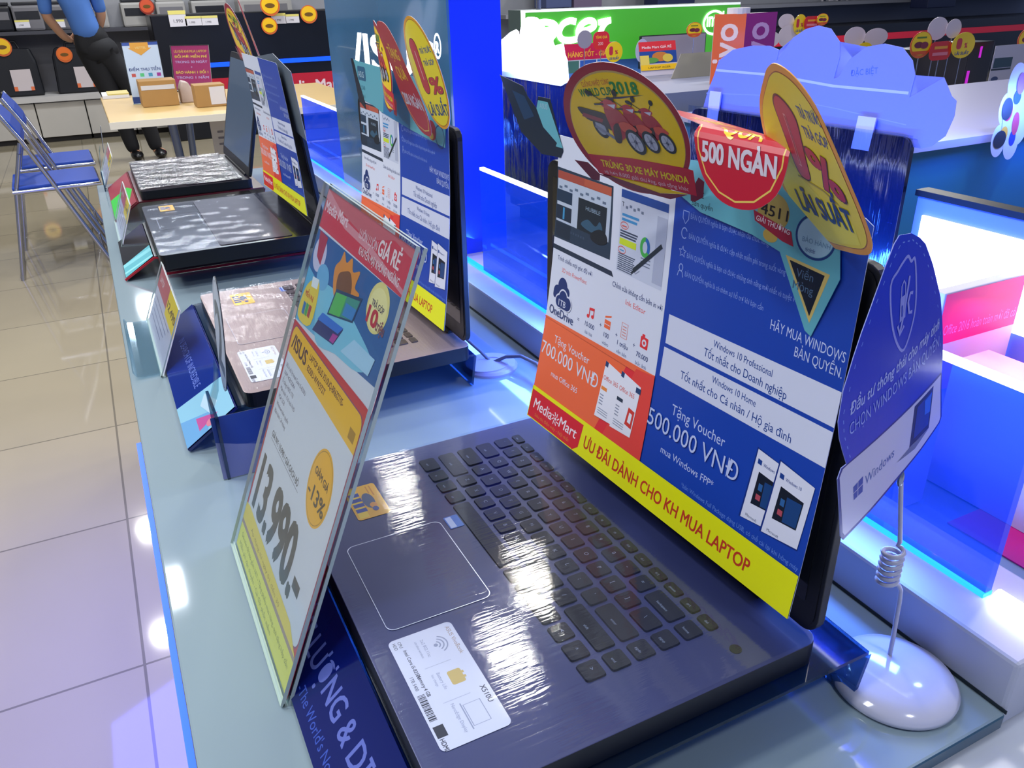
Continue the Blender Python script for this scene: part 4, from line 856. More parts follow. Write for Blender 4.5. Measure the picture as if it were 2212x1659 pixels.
# ------------------------------------------------------------------ coil-spring card stand with the shield-shaped tag
st = thing('card_stand', 'white round-based wire card stand with coil beside the nearest laptop', 'card stand', (0.4215, 0.2605, 0.80))
POR = mat('white_enamel', '#c9c9dc', 0.12, coat=0.6)
MB().lathe([(0, 0), (0.0405, 0), (0.0425, 0.002), (0.0425, 0.005), (0.040, 0.0085), (0.030, 0.0125), (0.015, 0.0145), (0, 0.015)], n=64).build('base', POR, st, smooth=60)
bx, by = 0.4215, 0.2605
pts = [(0.4286-bx, 0.272-by, 0.0125), (0.4278-bx, 0.272-by, 0.030), (0.4265-bx, 0.2722-by, 0.047), (0.4258-bx, 0.2725-by, 0.063), (0.4245-bx, 0.2728-by, 0.074), (0.421-bx, 0.273-by, 0.080), (0.416-bx, 0.2735-by, 0.083)]
ncoil = 6
for q in range(ncoil*14+1):
    a = 2*math.pi*q/14; pts.append((0.4095-bx+0.0062*math.cos(a+0.3), 0.2742-by+0.0062*math.sin(a+0.3), 0.0855+0.0275*q/(ncoil*14)))
pts += [(0.4158-bx, 0.2755-by, 0.116), (0.4125-bx, 0.2752-by, 0.128), (0.4075-bx, 0.275-by, 0.147), (0.4025-bx, 0.275-by, 0.167)]
MB().tube(pts, 0.0016, 8).build('wire', mat('wire_white', '#bdbdd0', 0.4), st, smooth=60)
MB().sphere((0.4015-bx, 0.275-by, 0.170), 0.0032, (0.7, 0.6, 1.9)).build('clip', mat('clip_steel', '#8f96a8', 0.25, 0.8), st, smooth=60)
TAGM = print_mat('tag_print', 0.4, coat=0.05); TAGM.node_tree.nodes['Principled BSDF'].inputs['Specular IOR Level'].default_value = 0.25
tg = thing('hanging_tag', 'blue and white shield-shaped tag with curved top clipped on the wire card stand', 'tag', M=nearer((0.4205, 0.2905, 0.9469), (0.956, 0.269, 0.117), (-0.129, 0.028, 0.991), 0.928))
k = Card(0.05)
out = [(-10, 178), (4.5, 174.5), (15, 168.5), (23, 162), (34.5, 145), (42, 131), (49, 118), (54.5, 101), (58.8, 84), (61.5, 70), (62.7, 58), (66, 44), (73, 22), (75, 17), (72.7, 13), (40, 8), (1.4, 4.6), (-30, 0), (-61, -3.5), (-65, 2), (-69, 26), (-73, 50), (-69.5, 56), (-64, 56), (-69, 68), (-72.6, 78), (-74.3, 90), (-69.6, 108), (-60, 124), (-51.5, 136), (-38, 152), (-25.5, 166), (-16, 175)]
k.base(out, '#0a2fc4', 0.5, back='#b9bdd8', edge='#8f9ad8')
k.poly([(-64, 56), (-69.5, 56), (-73, 50), (-69, 26), (-65, 2), (-61, -3.5), (-30, 0), (1.4, 4.6), (40, 8), (72.7, 13), (75, 17), (66, 44), (62.7, 58), (60, 59.5)], '#12258c').poly([(-63, 55), (-68, 54.5), (-71, 50), (-67, 26), (-63, 4), (-60, -0.5), (-30, 2.6), (1.4, 7), (40, 10.4), (70, 15), (72, 18), (64, 44), (61, 57.5)], '#c3c2e2')
dots = [(-60, 120), (-66, 104), (-70, 88), (-67, 72)]
for i in range(30):
    a = i/29.0; q = [Vector(p) for p in ((-61, 60), (-68, 78), (-69.5, 92), (-57, 121), (-38, 146), (-20, 165), (-8, 173), (6, 170), (17, 162), (32, 140), (46, 112), (54, 86), (57, 68))]
    f_ = a*(len(q)-1); i0 = min(int(f_), len(q)-2); p_ = q[i0].lerp(q[i0+1], f_-i0); d_ = (q[i0+1]-q[i0]).normalized()*1.3
    k.line([tuple(p_-d_), tuple(p_+d_)], 0.7, '#6f8fe8')
LIL = '#8e94e6'
sh = smooth_pts([(-6, 161), (0, 162.5), (4, 158), (9, 157), (11.3, 133), (8, 118), (-2.4, 104.5), (-12, 113), (-19, 130), (-20.6, 152), (-12, 158)], 4)
k.ring(sh, 1.9, LIL).poly([(-9, 140), (-2, 140.5), (-2.5, 126), (-9.5, 125)], LIL).ring([(-8, 140), (-7.5, 147), (-5, 149.5), (-3, 147), (-3, 140)], 1.3, LIL).line([(2, 150), (-4, 130), (-9, 118)], 2.2, LIL).line([(6.5, 138), (3, 139), (0.5, 134), (2, 127), (6, 126)], 2.2, LIL).line([(-12, 124), (-9, 117), (-4, 121)], 2, LIL).text('1', -7.4, 128, 10, '#1238b8', bold=0.02)
k.text('Đầu tư thông thái cho máy tính', -63, 88.5, 11, '#a8b4f0', w=112, bold=0.016, rot=0.075, skew=0.2).text('CHỌN WINDOWS BẢN QUYỀN', -62.5, 75, 11.5, '#8f9fee', w=114, rot=0.072)
k.poly([(-55, 34.2), (-50.2, 35.2), (-49.6, 29.7), (-54.3, 29)], '#1440a8').poly([(-49.5, 35.4), (-44.3, 36.4), (-43.8, 30.6), (-49, 29.9)], '#1440a8').poly([(-54.2, 28.4), (-49.5, 29), (-49, 23.6), (-53.2, 23.1)], '#1440a8').poly([(-48.9, 29.2), (-43.7, 29.9), (-43.2, 23.9), (-48.3, 23.6)], '#1440a8')
k.text('Windows', -41, 27, 11, '#3a5aa8', w=36, rot=0.07)
k.poly([(19.6, 54), (49, 55), (49.5, 21.5), (18, 23)], '#101f3c').poly([(24, 51), (47, 52), (47, 26), (23, 27)], '#10338c').poly([(36, 50), (47, 51), (47, 36), (38, 38)], '#2a66d8').poly([(18, 22.8), (49.5, 21.2), (28, 16.5), (0.6, 21)], '#6a7090')
def tgbend(u, v, w_): return Vector((u, v, w_ - 0.00035*(v-60)**2 - 0.0005*(u+5)**2))
k.build('printed_card', TAGM, tg, tgbend, rng(-75, 75, 10), rng(-4, 180, 12))

# ------------------------------------------------------------------ far half of the island: laptop seen from behind, its header card, light box, cartons
LIDBLUE = mat('lid_navy', '#0a1230', 0.2, coat=0.4)
OPU = (-0.097, 0.995, 0)
t = thing('laptop', 'film-wrapped navy laptop on the far half of the counter, seen from behind', 'laptop', M=frame((0.7747+0.26*0.995-0.016, 0.602+0.26*0.097, 0.80), (-0.097, 0.995, 0), (-0.995, -0.097, 0)), group='laptops on the far half of the counter')
def back_laptop(t, mlid, mfilm):
    MB().prism(rrect(0, 0, 0.335, 0.235, 0.01), 0.03, 0.048).build('base', BODY1, t, bevel=0.001)
    MB().prism(rrect(0.01, 0.0, 0.32, 0.22, 0.01), 0.0, 0.0295).build('riser_block', ACR_DARK, t)
    ML_ = Matrix(((1, 0, 0), (0, 0, 1), (0, -1, 0))).transposed().to_4x4(); ML_.translation = (0, 0.236, 0.05)
    lid = MB().prism(rrect(0, 0, 0.335, 0.247, 0.013), -0.007, 0, 0, ML_).build('lid', mlid, t, bevel=0.001)
    MB().prism(rrect(0.01, 0.01, 0.325, 0.237, 0.004), 0.0002, 0.001, 0, ML_).build('screen', SCREEN, lid)
    fm = film_sheet(-0.002, 0.337, -0.002, 0.25, 0.0, 0.0022, seed=11)
    bmesh.ops.transform(fm.bm, matrix=ML_ @ Matrix.Translation((0, 0, -0.0078)) @ Matrix.Diagonal((1, 1, -1, 1)), verts=fm.bm.verts[:])
    fm.build('lid_film', mfilm, lid, smooth=180)
back_laptop(t, LIDBLUE, FILM_LID)
hdrf = frame((0.7747-0.011, 0.7661, 0.8948), (0.097, -0.995, 0), (0, 0, 1))
CARDM = print_mat('header_card_print', 0.4, coat=0.1)
t = thing('header_card', 'cut-out header card with blue light painted into its colour, lobes and star tail clipped over the film-wrapped lid', 'header card', M=hdrf, group='cut-out header cards on far laptops')
k = Card(0.1)
hp = [(-154, 203), (-148, 223), (-139, 244), (-132, 264), (-109, 278), (-78, 284), (-49, 285), (-34, 281), (-36, 269), (-15, 295), (2, 305), (19, 309), (37, 306), (51, 293), (54, 277), (50, 254), (56, 256), (67, 275), (86, 289), (108, 293), (130, 290), (144, 278), (150, 264), (148, 242), (182, 264), (194, 247), (200, 243), (201, 228), (196, 208), (183, 196), (172, 192), (166, 201)]
k.base(hp, '#7f86e6', 0.6, back='#9aa0e4')  # blue LED wash is painted into the card's base colour
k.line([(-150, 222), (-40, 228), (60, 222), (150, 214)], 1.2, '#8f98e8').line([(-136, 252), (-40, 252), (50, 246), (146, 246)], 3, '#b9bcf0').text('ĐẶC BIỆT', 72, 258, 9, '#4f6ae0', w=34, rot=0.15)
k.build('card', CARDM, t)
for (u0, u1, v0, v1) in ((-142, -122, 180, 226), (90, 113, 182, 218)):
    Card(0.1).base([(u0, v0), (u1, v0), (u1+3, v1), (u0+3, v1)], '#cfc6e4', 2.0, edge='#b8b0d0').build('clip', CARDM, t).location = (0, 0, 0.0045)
t = thing('laptop', 'film-wrapped laptop farther along the far half, below the white lit card', 'laptop', M=frame((1.01, 1.25, 0.80), (0, 1, 0), (-1, 0, 0)), group='laptops on the far half of the counter')
back_laptop(t, LIDBLUE, FILM_LID)
t = thing('header_card', 'white glaring cut-out header card in front of the green lit sign', 'header card', M=frame((0.765, 1.4, 0.9), (0, -1, 0), (0, 0, 1)), group='cut-out header cards on far laptops')
k = Card(0.1).base([(-184, 190), (-184, 258), (-175, 260), (-141, 273), (-114, 279), (-104, 275), (-98, 262), (-96, 279), (-88, 293), (-68, 301), (-48, 302), (-29, 301), (-15, 296), (26, 270), (37, 256), (69, 262), (75, 244), (83, 235), (89, 200), (60, 190)], '#f4f4fa', 0.6)
k.poly([(0, 252), (10, 252), (8, 238), (3, 236)], '#7a80c8'); k.build('card', CARDM, t)
area('card_fill_spot', (0.62, 1.42, 1.30), 0.10, 7, (0.9, 0.95, 1.0), aim=(0.30, 0.0, -0.20), spread=80)  # unseen spot added in mid-air to overexpose the white card
lb = thing('light_box', 'bright white lit display box with pale blue frame and black top on the far half', 'light box', (0.80, 0.53, 0.80))
P(MB().box(0.79, 0.806, 0.38, 0.595, 0.8005, 1.036), 'frame', mat('pale_blue_frame', '#6f8fe8', 0.35), lb, bevel=0.002)
P(MB().box(0.788, 0.808, 0.378, 0.597, 1.036, 1.0425), 'top_rail', mat('rail_black', '#0d121c', 0.35), lb)
P(MB().box(0.7875, 0.7905, 0.395, 0.583, 0.924, 1.017), 'lit_panel', mat('lit_panel_white', '#ffffff', 0.4, emit='#f2f6ff', estr=3.0), lb)
# white cartons with line drawings and a magenta banded box in the blue light
CART = print_mat('carton_print', 0.5)
def carton(label, P0, U, V, w_, h_, d_, band=None, icons=True, name='carton'):
    F_ = frame(P0, U, V); t = thing(name, label, 'box', M=F_, group='cartons on the far half of the counter')
    MB().box(0, w_, 0, h_, -d_, 0).build('body', mat('carton_white', '#c9c4dc', 0.5), t, bevel=0.001)
    k = Card(0.1).base([(0.001*1000, 1), (w_*1000-1, 1), (w_*1000-1, h_*1000-1), (1, h_*1000-1)], '#c9c4dc', 0.05)
    if band: k.rect(1, h_*1000*band, w_*1000-1, h_*1000-1, '#f0107a').text('Office 2016 hoàn toàn mới đã có', 8, h_*1000*(band+0.09), h_*140, '#e078c0', w=w_*900)
    if icons:
        for q in range(3): k.ring([(12+q*26, 24), (32+q*26, 24), (32+q*26, 40), (12+q*26, 40)], 1.0, '#5a4aa0').line([(10+q*26, 20), (34+q*26, 20)], 0.9, '#5a4aa0')
        for q in range(3): k.line([(10, 12-q*3), (70-q*10, 12-q*3)], 0.8, '#6a5ab0')
    o = k.build('printed_face', CART, t); o.location = (0, 0, 0.0008)
    return t
carton('white carton with line drawings glowing blue behind the partition', (0.585, 0.52, 0.801), (0, -1, 0), (0, 0, 1), 0.115, 0.085, 0.045)
carton('taller white carton standing at the right behind the partition', (0.665, 0.43, 0.801), (0, -1, 0), (0, 0, 1), 0.16, 0.13, 0.05, icons=False)
carton('magenta-banded software box behind the white cartons', (0.665, 0.452, 0.884), (1, 0, 0), (0, 0, 1), 0.116, 0.105, 0.012, band=0.5, icons=False, name='software_box')
t = thing('display_block', 'white block carrying the magenta-banded software box', 'display block', (0.74, 0.46, 0.80)); P(MB().box(0.70, 0.78, 0.4525, 0.464, 0.8005, 0.8838), 'block', mat('carton_white', '#c9c4dc', 0.5), t)
t = thing('mat_sheet', 'magenta glossy mat lying on the far glass top', 'mat', (0.75, 0.3, 0.8005)); P(MB().box(0.62, 1.0, 0.23, 0.37, 0.8004, 0.8016), 'sheet', mat('magenta_mat', '#d0107a', 0.2), t)
area('magenta_led_light', (0.80, 0.40, 0.99), 0.2, 0.5, (1.0, 0.05, 0.5), 'RECTANGLE', 0.02, aim=(-0.2, -0.6, -1))

# ------------------------------------------------------------------ folding chairs
CH_BLUE = mat('chair_blue', '#0a3a9c', 0.55, noise=0.06, nscale=30); CHROME = mat('chair_chrome', '#b8bccb', 0.18, 1.0)
def chair(label, x, y, th):
    t = thing('folding_chair', label, 'chair', M=Matrix.Translation((x, y, 0)) @ Matrix.Rotation(math.radians(th), 4, 'Z'), group='blue folding chairs')
    wdt = 0.42
    MB().box(-0.18, 0.20, 0.02, wdt-0.02, 0.435, 0.452, bev=0.006).build('seat', CH_BLUE, t)
    MB().strip([(-0.075, 0.65), (-0.082, 0.69), (-0.110, 0.745), (-0.150, 0.80)], 0.0, wdt, 0.012).build('backrest', CH_BLUE, t, bevel=0.003)
    MB().tube([(-0.18, 0.0, 0.43), (0.20, 0.0, 0.43), (0.20, wdt, 0.43), (-0.18, wdt, 0.43)], 0.010).build('seat_rail', CHROME, t, smooth=60)
    for yy in (0.0, wdt):
        MB().tube([(-0.158, yy, 0.80), (-0.085, yy, 0.66), (0.02, yy, 0.40), (0.18, yy, 0.0)], 0.011).build('leg', CHROME, t, smooth=60)
        y2 = yy+(0.024 if yy == 0 else -0.024)
        MB().tube([(-0.11, y2, 0.60), (-0.165, y2, 0.43), (-0.245, y2, 0.0)], 0.010).build('leg', CHROME, t, smooth=60)
    MB().tube([(-0.245, 0.024, 0.012), (-0.245, wdt-0.024, 0.012)], 0.010).build('floor_bar', CHROME, t, smooth=60)
    MB().tube([(0.145, 0, 0.085), (0.145, wdt, 0.085)], 0.009).build('cross_bar', CHROME, t, smooth=60)
    return t
chair('blue folding chair with chrome tube legs nearest the counter edge', -0.24, 4.52, 2)
chair('blue folding chair just behind the nearest folding chair', -0.25, 5.12, 2)

# ------------------------------------------------------------------ light wood desk with parcels and sign holders
WOOD = mat('desk_wood', '#c9ab72', 0.35, noise=0.05); KRAFT = mat('kraft_card', '#a07a45', 0.7, noise=0.08, nscale=20)
d = thing('desk', 'light wood desk with grey tube legs beyond the row of laptops', 'desk', (0.06, 4.2, 0))
P(MB().box(0.06, 1.30, 4.18, 5.35, 0.722, 0.75), 'top', [WOOD], d, bevel=0.003)
P(MB().box(0.058, 1.302, 4.176, 4.1805, 0.720, 0.751), 'edge_band', mat('edge_cream', '#d6cfc0', 0.4), d)
for x in (0.40, 0.95):
    P(MB().tube([(x-0.04, 4.72, 0.72), (x-0.012, 4.72, 0.03)], 0.022), 'leg', mat('leg_steel', '#7f8898', 0.35, 0.6), d, smooth=60)
    P(MB().tube([(x+0.05, 4.72, 0.72), (x+0.012, 4.72, 0.03)], 0.018), 'leg', mat('leg_steel', '#7f8898', 0.35, 0.6), d, smooth=60)
    P(MB().box(x-0.03, x+0.03, 4.4, 5.05, 0.0, 0.03), 'foot', mat('leg_steel', '#7f8898', 0.35, 0.6), d)
def onz_box(name, label, cat, px0, px1, pyb, h, dep, mats, z=0.75, group=None):
    a = on_z(px0, pyb, z); b = on_z(px1, pyb, z); y0 = (a.y+b.y)/2
    t = thing(name, label, cat, ((a.x+b.x)/2, y0, z), group); W2 = (b.x-a.x)/2
    return t, W2, y0
t, w2, y0 = onz_box('cardboard_box', 'brown cardboard box with clear tape strip at the middle of the desk', 'box', 308, 392, 230, 0.1, 0.14, KRAFT, group='parcels on the desk')
MB().box(-w2, w2, 0, 0.16, 0.001, 0.125, bev=0.003).build('body', KRAFT, t); MB().box(-w2*0.92, w2*0.9, -0.001, 0.0, 0.082, 0.103).build('tape', mat('tape_clear', '#c4c3c6', 0.2), t)
t, w2, y0 = onz_box('cardboard_box', 'smaller brown cardboard box with white address label at the desk right', 'box', 424, 496, 231, 0.1, 0.14, KRAFT, group='parcels on the desk')
MB().box(-w2, w2, 0, 0.13, 0.001, 0.105, bev=0.003).build('body', KRAFT, t); MB().box(-w2*0.05, w2*0.95, -0.001, 0.0, 0.012, 0.095).build('address_label', mat('label_white', '#c9c7cc', 0.5), t)
t, w2, y0 = onz_box('wrapped_parcel', 'crumpled pale wrapped parcel between the two cardboard boxes', 'parcel', 392, 424, 222, 0.1, 0.1, KRAFT, group='parcels on the desk')
MB().prism([(-w2, 0), (w2, 0), (w2*0.95, 0.06), (w2*0.4, 0.10), (-w2*0.5, 0.108), (-w2*0.98, 0.07)], -0.09, 0.0, 0, Matrix.Rotation(math.radians(90), 4, 'X')).build('wrapping', mat('wrap_pale', '#b9a9a4', 0.45, bump=0.6), t, bevel=0.006)
t, w2, y0 = onz_box('paper_stack', 'thin stack of white papers on the left end of the desk', 'papers', 222, 282, 213, 0.02, 0.2, KRAFT)
MB().box(-w2, w2, 0, 0.22, 0.001, 0.018).build('papers', mat('paper_white', '#d9d9dd', 0.5), t); MB().box(-w2*0.6, w2, 0.002, 0.2, 0.018, 0.0245).build('yellow_folder', mat('folder_yellow', '#c9b86a', 0.5), t)
def desk_sign(label, l2, pts, fn, mname):
    a = on_z(*pts[0], 0.7508); b = on_z(*pts[1], 0.7508); Wd = (b-a).length*1000; H = pts[2]
    F_ = frame((a+b)/2, b-a, (0, 0.22, 1))
    t = thing('sign_holder', label, 'sign holder', M=F_, group='sign holders on the desk')
    plate(MB(), -Wd/2000, Wd/2000, 0, H/1000, 0.001, 0.004).build('sheet', [SIGN_ACR, ACR_EDGE], t); MB().box(-Wd/2000, Wd/2000, 0, 0.003, -0.06, 0.004).build('foot', ACR_EDGE, t)
    p_ = thing('notice_insert', l2, 'notice', M=F_ @ Matrix.Translation((0, 0, -0.002)), group='notices in desk sign holders')
    k = Card(0.3).base([(-Wd/2+3, 3), (Wd/2-3, 3), (Wd/2-3, H-3), (-Wd/2+3, H-3)], '#d6d8ea', 0.6); fn(k, Wd, H); k.build('printed_sheet', PAPER, p_)
def fa(k, W, H):
    k.rect(-W/2+3, 3, W/2-3, H*0.12, '#10307c').rect(-W/2+3, H*0.94, W/2-3, H-3, '#2445a0')
    k.poly([(-W*0.28, H-4), (W*0.22, H-4), (W*0.22, H*0.9), (W*0.3, H*0.9), (-W*0.02, H*0.78), (-W*0.34, H*0.9), (-W*0.28, H*0.9)], '#f0a020').text('VIETTEL', 0, H*0.885, H*0.05, '#f8d890', align='c')
    k.text('ĐIỂM THU TIỀN', 0, H*0.535, H*0.065, '#2a3a7a', w=W*0.86, align='c', bold=0.03)
    for q, c_ in enumerate(('#d84a3a', '#5ac878', '#4a98b8', '#b01890')): k.rect(-W*0.38+q*W*0.23, H*0.44, -W*0.27+q*W*0.23, H*0.495, c_)
    k.rect(-W*0.14, H*0.34, -W*0.03, H*0.395, '#e89a4a').rect(W*0.1, H*0.34, W*0.21, H*0.395, '#1a1f6a')
def fb(k, W, H):
    k.rect(-W/2+3, 3, W/2-3, H-3, '#b0246a').rect(-W/2+3, 3, W/2-3, H*0.2, '#a8306a')
    for q, (tx, c_) in enumerate((('ƯU ĐÃI KHI MUA LAPTOP', '#e8b04a'), ('ĐỔI MỚI MIỄN PHÍ', '#f0c850'), ('TRONG 30 NGÀY', '#c8a8dc'), ('+', '#c8a8dc'), ('BẢO HÀNH 1 ĐỔI 1', '#f0c850'), ('TRONG 1 NĂM', '#c8a8dc'))):
        k.text(tx, 0, H*(0.84-q*0.115), H*0.075, c_, w=None if q == 3 else W*0.84, align='c', bold=0.03)
desk_sign('acrylic sign holder with white payment notice at the desk left', 'white payment notice with orange arrow and coloured icons', ((288, 226), (366, 221), 305), fa, 'a')
desk_sign('acrylic sign holder with magenta warranty notice behind the parcels', 'magenta warranty notice with yellow lettering', ((378, 196), (460, 195), 250), fb, 'b')
t = thing('paper_notice', 'white taped paper notice hanging under the desk edge', 'notice', (0.62, 4.30, 0.5)); a = at_y(452, 262, 4.5); b = at_y(500, 335, 4.5)
P(MB().box(a.x, b.x, 4.5, 4.503, b.z, a.z), 'paper', mat('notice_cream', '#c3bfb8', 0.6), t)
for q in range(3): P(MB().box(a.x+0.03, b.x-0.02, 4.498, 4.4995, a.z-0.06-q*0.03, a.z-0.05-q*0.03), 'text_line', mat('text_grey', '#77747a', 0.6), t)

# ------------------------------------------------------------------ person standing behind the desk
SKIN = mat('skin', '#b98a6e', 0.5); SHIRT = mat('shirt_blue', '#4a78c4', 0.8, noise=0.05); TROUS = mat('trousers_black', '#0a0b12', 0.8); SHOE = mat('shoe_black', '#07070a', 0.35); HAIR = mat('hair_black', '#0a090b', 0.6)
per = thing('person', 'person in light blue shirt, black trousers and black shoes standing behind the desk', 'person', (0.29, 7.85, 0))
def skin_body(name, nodes, edges, mats, parent, sub=2):
    me = bpy.data.meshes.new(name); me.from_pydata([n_[0] for n_ in nodes], edges, []); me.update()
    o = bpy.data.objects.new(name, me); COL.objects.link(o); o.parent = parent
    md = o.modifiers.new('skin', 'SKIN'); md.use_smooth_shade = True
    for i, n_ in enumerate(nodes):
        sv = me.skin_vertices[0].data[i]; sv.radius = n_[1] if isinstance(n_[1], tuple) else (n_[1], n_[1]); sv.use_root = (i == 0)
    s_ = o.modifiers.new('sub', 'SUBSURF'); s_.levels = sub; s_.render_levels = sub
    dg = bpy.context.evaluated_depsgraph_get(); me2 = bpy.data.meshes.new_from_object(o.evaluated_get(dg)); me2.name = name
    o.modifiers.clear(); o.data = me2; me2.materials.clear()
    for m_ in (mats if isinstance(mats, list) else [mats]): me2.materials.append(m_)
    for p_ in me2.polygons: p_.use_smooth = True
    return o
# body: pelvis, torso, neck, head, arms with hands; legs
N = [((-0.17, 0, 0.93), (0.13, 0.10)), ((-0.20, 0, 1.10), (0.12, 0.09)), ((-0.235, 0, 1.28), (0.15, 0.10)), ((-0.25, 0, 1.40), (0.14, 0.085)), ((-0.255, 0, 1.47), (0.05, 0.05)), ((-0.255, -0.015, 1.55), (0.062, 0.07)), ((-0.255, -0.02, 1.64), (0.07, 0.085)), ((-0.255, -0.01, 1.71), (0.055, 0.065)),
     ((-0.42, 0, 1.38), 0.05), ((-0.45, 0.06, 1.14), 0.042), ((-0.36, 0.14, 0.98), 0.032), ((-0.30, 0.17, 0.95), (0.028, 0.018)),
     ((-0.08, 0, 1.38), 0.05), ((-0.05, 0.06, 1.14), 0.042), ((-0.12, 0.14, 0.98), 0.032), ((-0.17, 0.17, 0.95), (0.028, 0.018)),
     ((-0.11, 0, 0.86), 0.085), ((-0.03, -0.01, 0.48), 0.06), ((0.0, 0.0, 0.10), 0.045), ((0.01, -0.12, 0.045), 0.03),
     ((-0.20, 0, 0.86), 0.085), ((0.14, 0.02, 0.48), 0.06)]
Eg = [(0, 1), (1, 2), (2, 3), (3, 4), (4, 5), (5, 6), (6, 7), (3, 8), (8, 9), (9, 10), (10, 11), (3, 12), (12, 13), (13, 14), (14, 15), (0, 16), (16, 17), (17, 18), (18, 19)]
N[16] = ((-0.19, 0, 0.86), 0.085); N[17] = ((-0.10, -0.01, 0.48), 0.062); N[18] = ((-0.03, 0.0, 0.045), 0.045); N[19] = ((0.0, -0.11, 0.045), 0.033)
N[20] = ((-0.08, 0, 0.86), 0.085); N[21] = ((0.09, -0.01, 0.48), 0.062); N += [((0.15, 0.0, 0.045), 0.045), ((0.20, -0.10, 0.045), 0.033)]
Eg += [(0, 20), (20, 21), (21, 22), (22, 23)]
skin_body('body', [((q[0], tuple(r*0.55 for r in q[1])) if i in (0, 1) else (q[0], q[1]*0.45) if i in (16, 20, 17, 21) else q) for i, q in enumerate(N)], Eg, SKIN, per)
def grow(n_, f): return (n_[0], tuple(r*f for r in n_[1]) if isinstance(n_[1], tuple) else n_[1]*f)
sh_i = [0, 1, 2, 3, 8, 9, 12, 13]; mp = {v: i for i, v in enumerate(sh_i)}
skin_body('shirt', [grow(N[i], 1.22) for i in sh_i], [(mp[a], mp[b]) for a, b in Eg if a in mp and b in mp], SHIRT, per)
tr_i = [0, 16, 17, 18, 20, 21, 22, 1]; mp = {v: i for i, v in enumerate(tr_i)}
skin_body('trousers', [grow(N[i], 1.14 if i == 1 else 1.36 if i in (0, 16, 20) else 1.28) for i in tr_i], [(mp[a], mp[b]) for a, b in Eg if a in mp and b in mp], TROUS, per)
MB().sphere((-0.135, -0.01, 0.875), 0.13, (1.18, 0.95, 0.95), 24).build('trouser_seat', TROUS, per, smooth=180)
for x, y in ((-0.03, -0.06), (0.16, -0.05)):
    MB().sphere((x+0.01, y, 0.04), 0.06, (0.85, 2.0, 0.66), 18).build('shoe', SHOE, per, smooth=60)
MB().sphere((-0.255, 0.005, 1.66), 0.098, (0.86, 0.98, 1.05), 20).build('hair', HAIR, per, smooth=60)
fc = MB()
for sx in (-1, 1):
    fc.sphere((-0.255+sx*0.03, -0.098, 1.615), 0.011, (1.2, 0.6, 0.7), 10, 1); fc.sphere((-0.255+sx*0.082, -0.015, 1.60), 0.022, (0.4, 0.7, 1.2), 10, 0)
fc.sphere((-0.255, -0.108, 1.585), 0.016, (0.8, 0.9, 1.5), 10, 0).sphere((-0.255, -0.098, 1.545), 0.018, (1.4, 0.5, 0.4), 10, 2)
fc.build('face', [SKIN, mat('eye_dark', '#1a1210', 0.2), mat('lips', '#8a5048', 0.5)], per, smooth=60)
hn = MB()
for bx, s_ in ((-0.30, 1), (-0.17, -1)):
    for q in range(4):
        z = 0.975-q*0.016; hn.tube([(bx, 0.175, z), (bx+s_*0.045, 0.185, z-0.004), (bx+s_*(0.08-0.006*(q in (0, 3))), 0.178, z-0.01)], [0.0085, 0.008, 0.007], 8)
    hn.tube([(bx-s_*0.01, 0.17, 0.975), (bx+s_*0.02, 0.165, 1.005), (bx+s_*0.045, 0.165, 1.012)], [0.010, 0.009, 0.008], 8)
hn.build('fingers', SKIN, per, smooth=60)

# ------------------------------------------------------------------ back wall: white base cabinets, shelves, black bags, printers
CAB = mat('cabinet_white', '#b9b4ac', 0.5, noise=0.03); YC = 9.3
zt = at_y(150, 205, YC).z
seams = [-2.55, -1.95, -1.35, at_y(80, 250, YC).x, at_y(190, 250, YC).x, at_y(290, 250, YC).x, at_y(392, 250, YC).x, at_y(492, 250, YC).x, at_y(592, 250, YC).x]
words = ['far left', 'left of the chair', 'behind the chair back', 'right of the chair', 'left of the desk', 'behind the desk left end', 'behind the desk middle', 'right of the desk']
places = ['outermost white base cabinet at the left wall', 'second white base cabinet from the left wall', 'white base cabinet behind the folding chair backrest', 'white base cabinet just right of the folding chair backrest', 'white base cabinet left of the person', 'white base cabinet behind the person legs', 'white base cabinet behind the desk legs', 'white base cabinet behind the farthest laptop lid']
for q in range(8):
    x0, x1 = seams[q], seams[q+1]
    t = thing('base_cabinet', places[q], 'cabinet', ((x0+x1)/2, YC+0.2, 0), 'white base cabinets along the back wall')
    P(MB().box(x0+0.004, x1-0.004, YC+0.02, YC+0.46, 0.05, zt-0.05), 'body', CAB, t); P(MB().box(x0+0.006, x1-0.006, YC, YC+0.018, 0.05, zt-0.06), 'door', CAB, t, bevel=0.003); P(MB().box(x0+0.01, x1-0.01, YC+0.05, YC+0.4, 0, 0.05), 'plinth', mat('plinth_dark', '#2a2522', 0.6), t)
struct(MB().box(seams[0]-0.1, seams[-1], YC-0.03, YC+0.48, zt-0.048, zt).build('trim_1', mat('worktop_pale', '#c0bdba', 0.4)))
zs = at_y(150, 64, YC+0.15).z
shf = thing('wall_shelf', 'long grey wall shelf carrying printers above the white cabinets', 'shelf', (0, YC+0.3, zs)); P(MB().box(seams[0], 2.6, YC+0.1, YC+0.48, zs-0.03, zs), 'board', mat('shelf_dark', '#3a3a42', 0.5), shf); P(MB().box(seams[0], 2.6, YC+0.465, YC+0.485, zt+0.001, zs-0.031), 'back_panel', mat('panel_grey', '#6f6f76', 0.6), shf)
BAG = mat('bag_black', '#0c0e16', 0.5, noise=0.2)
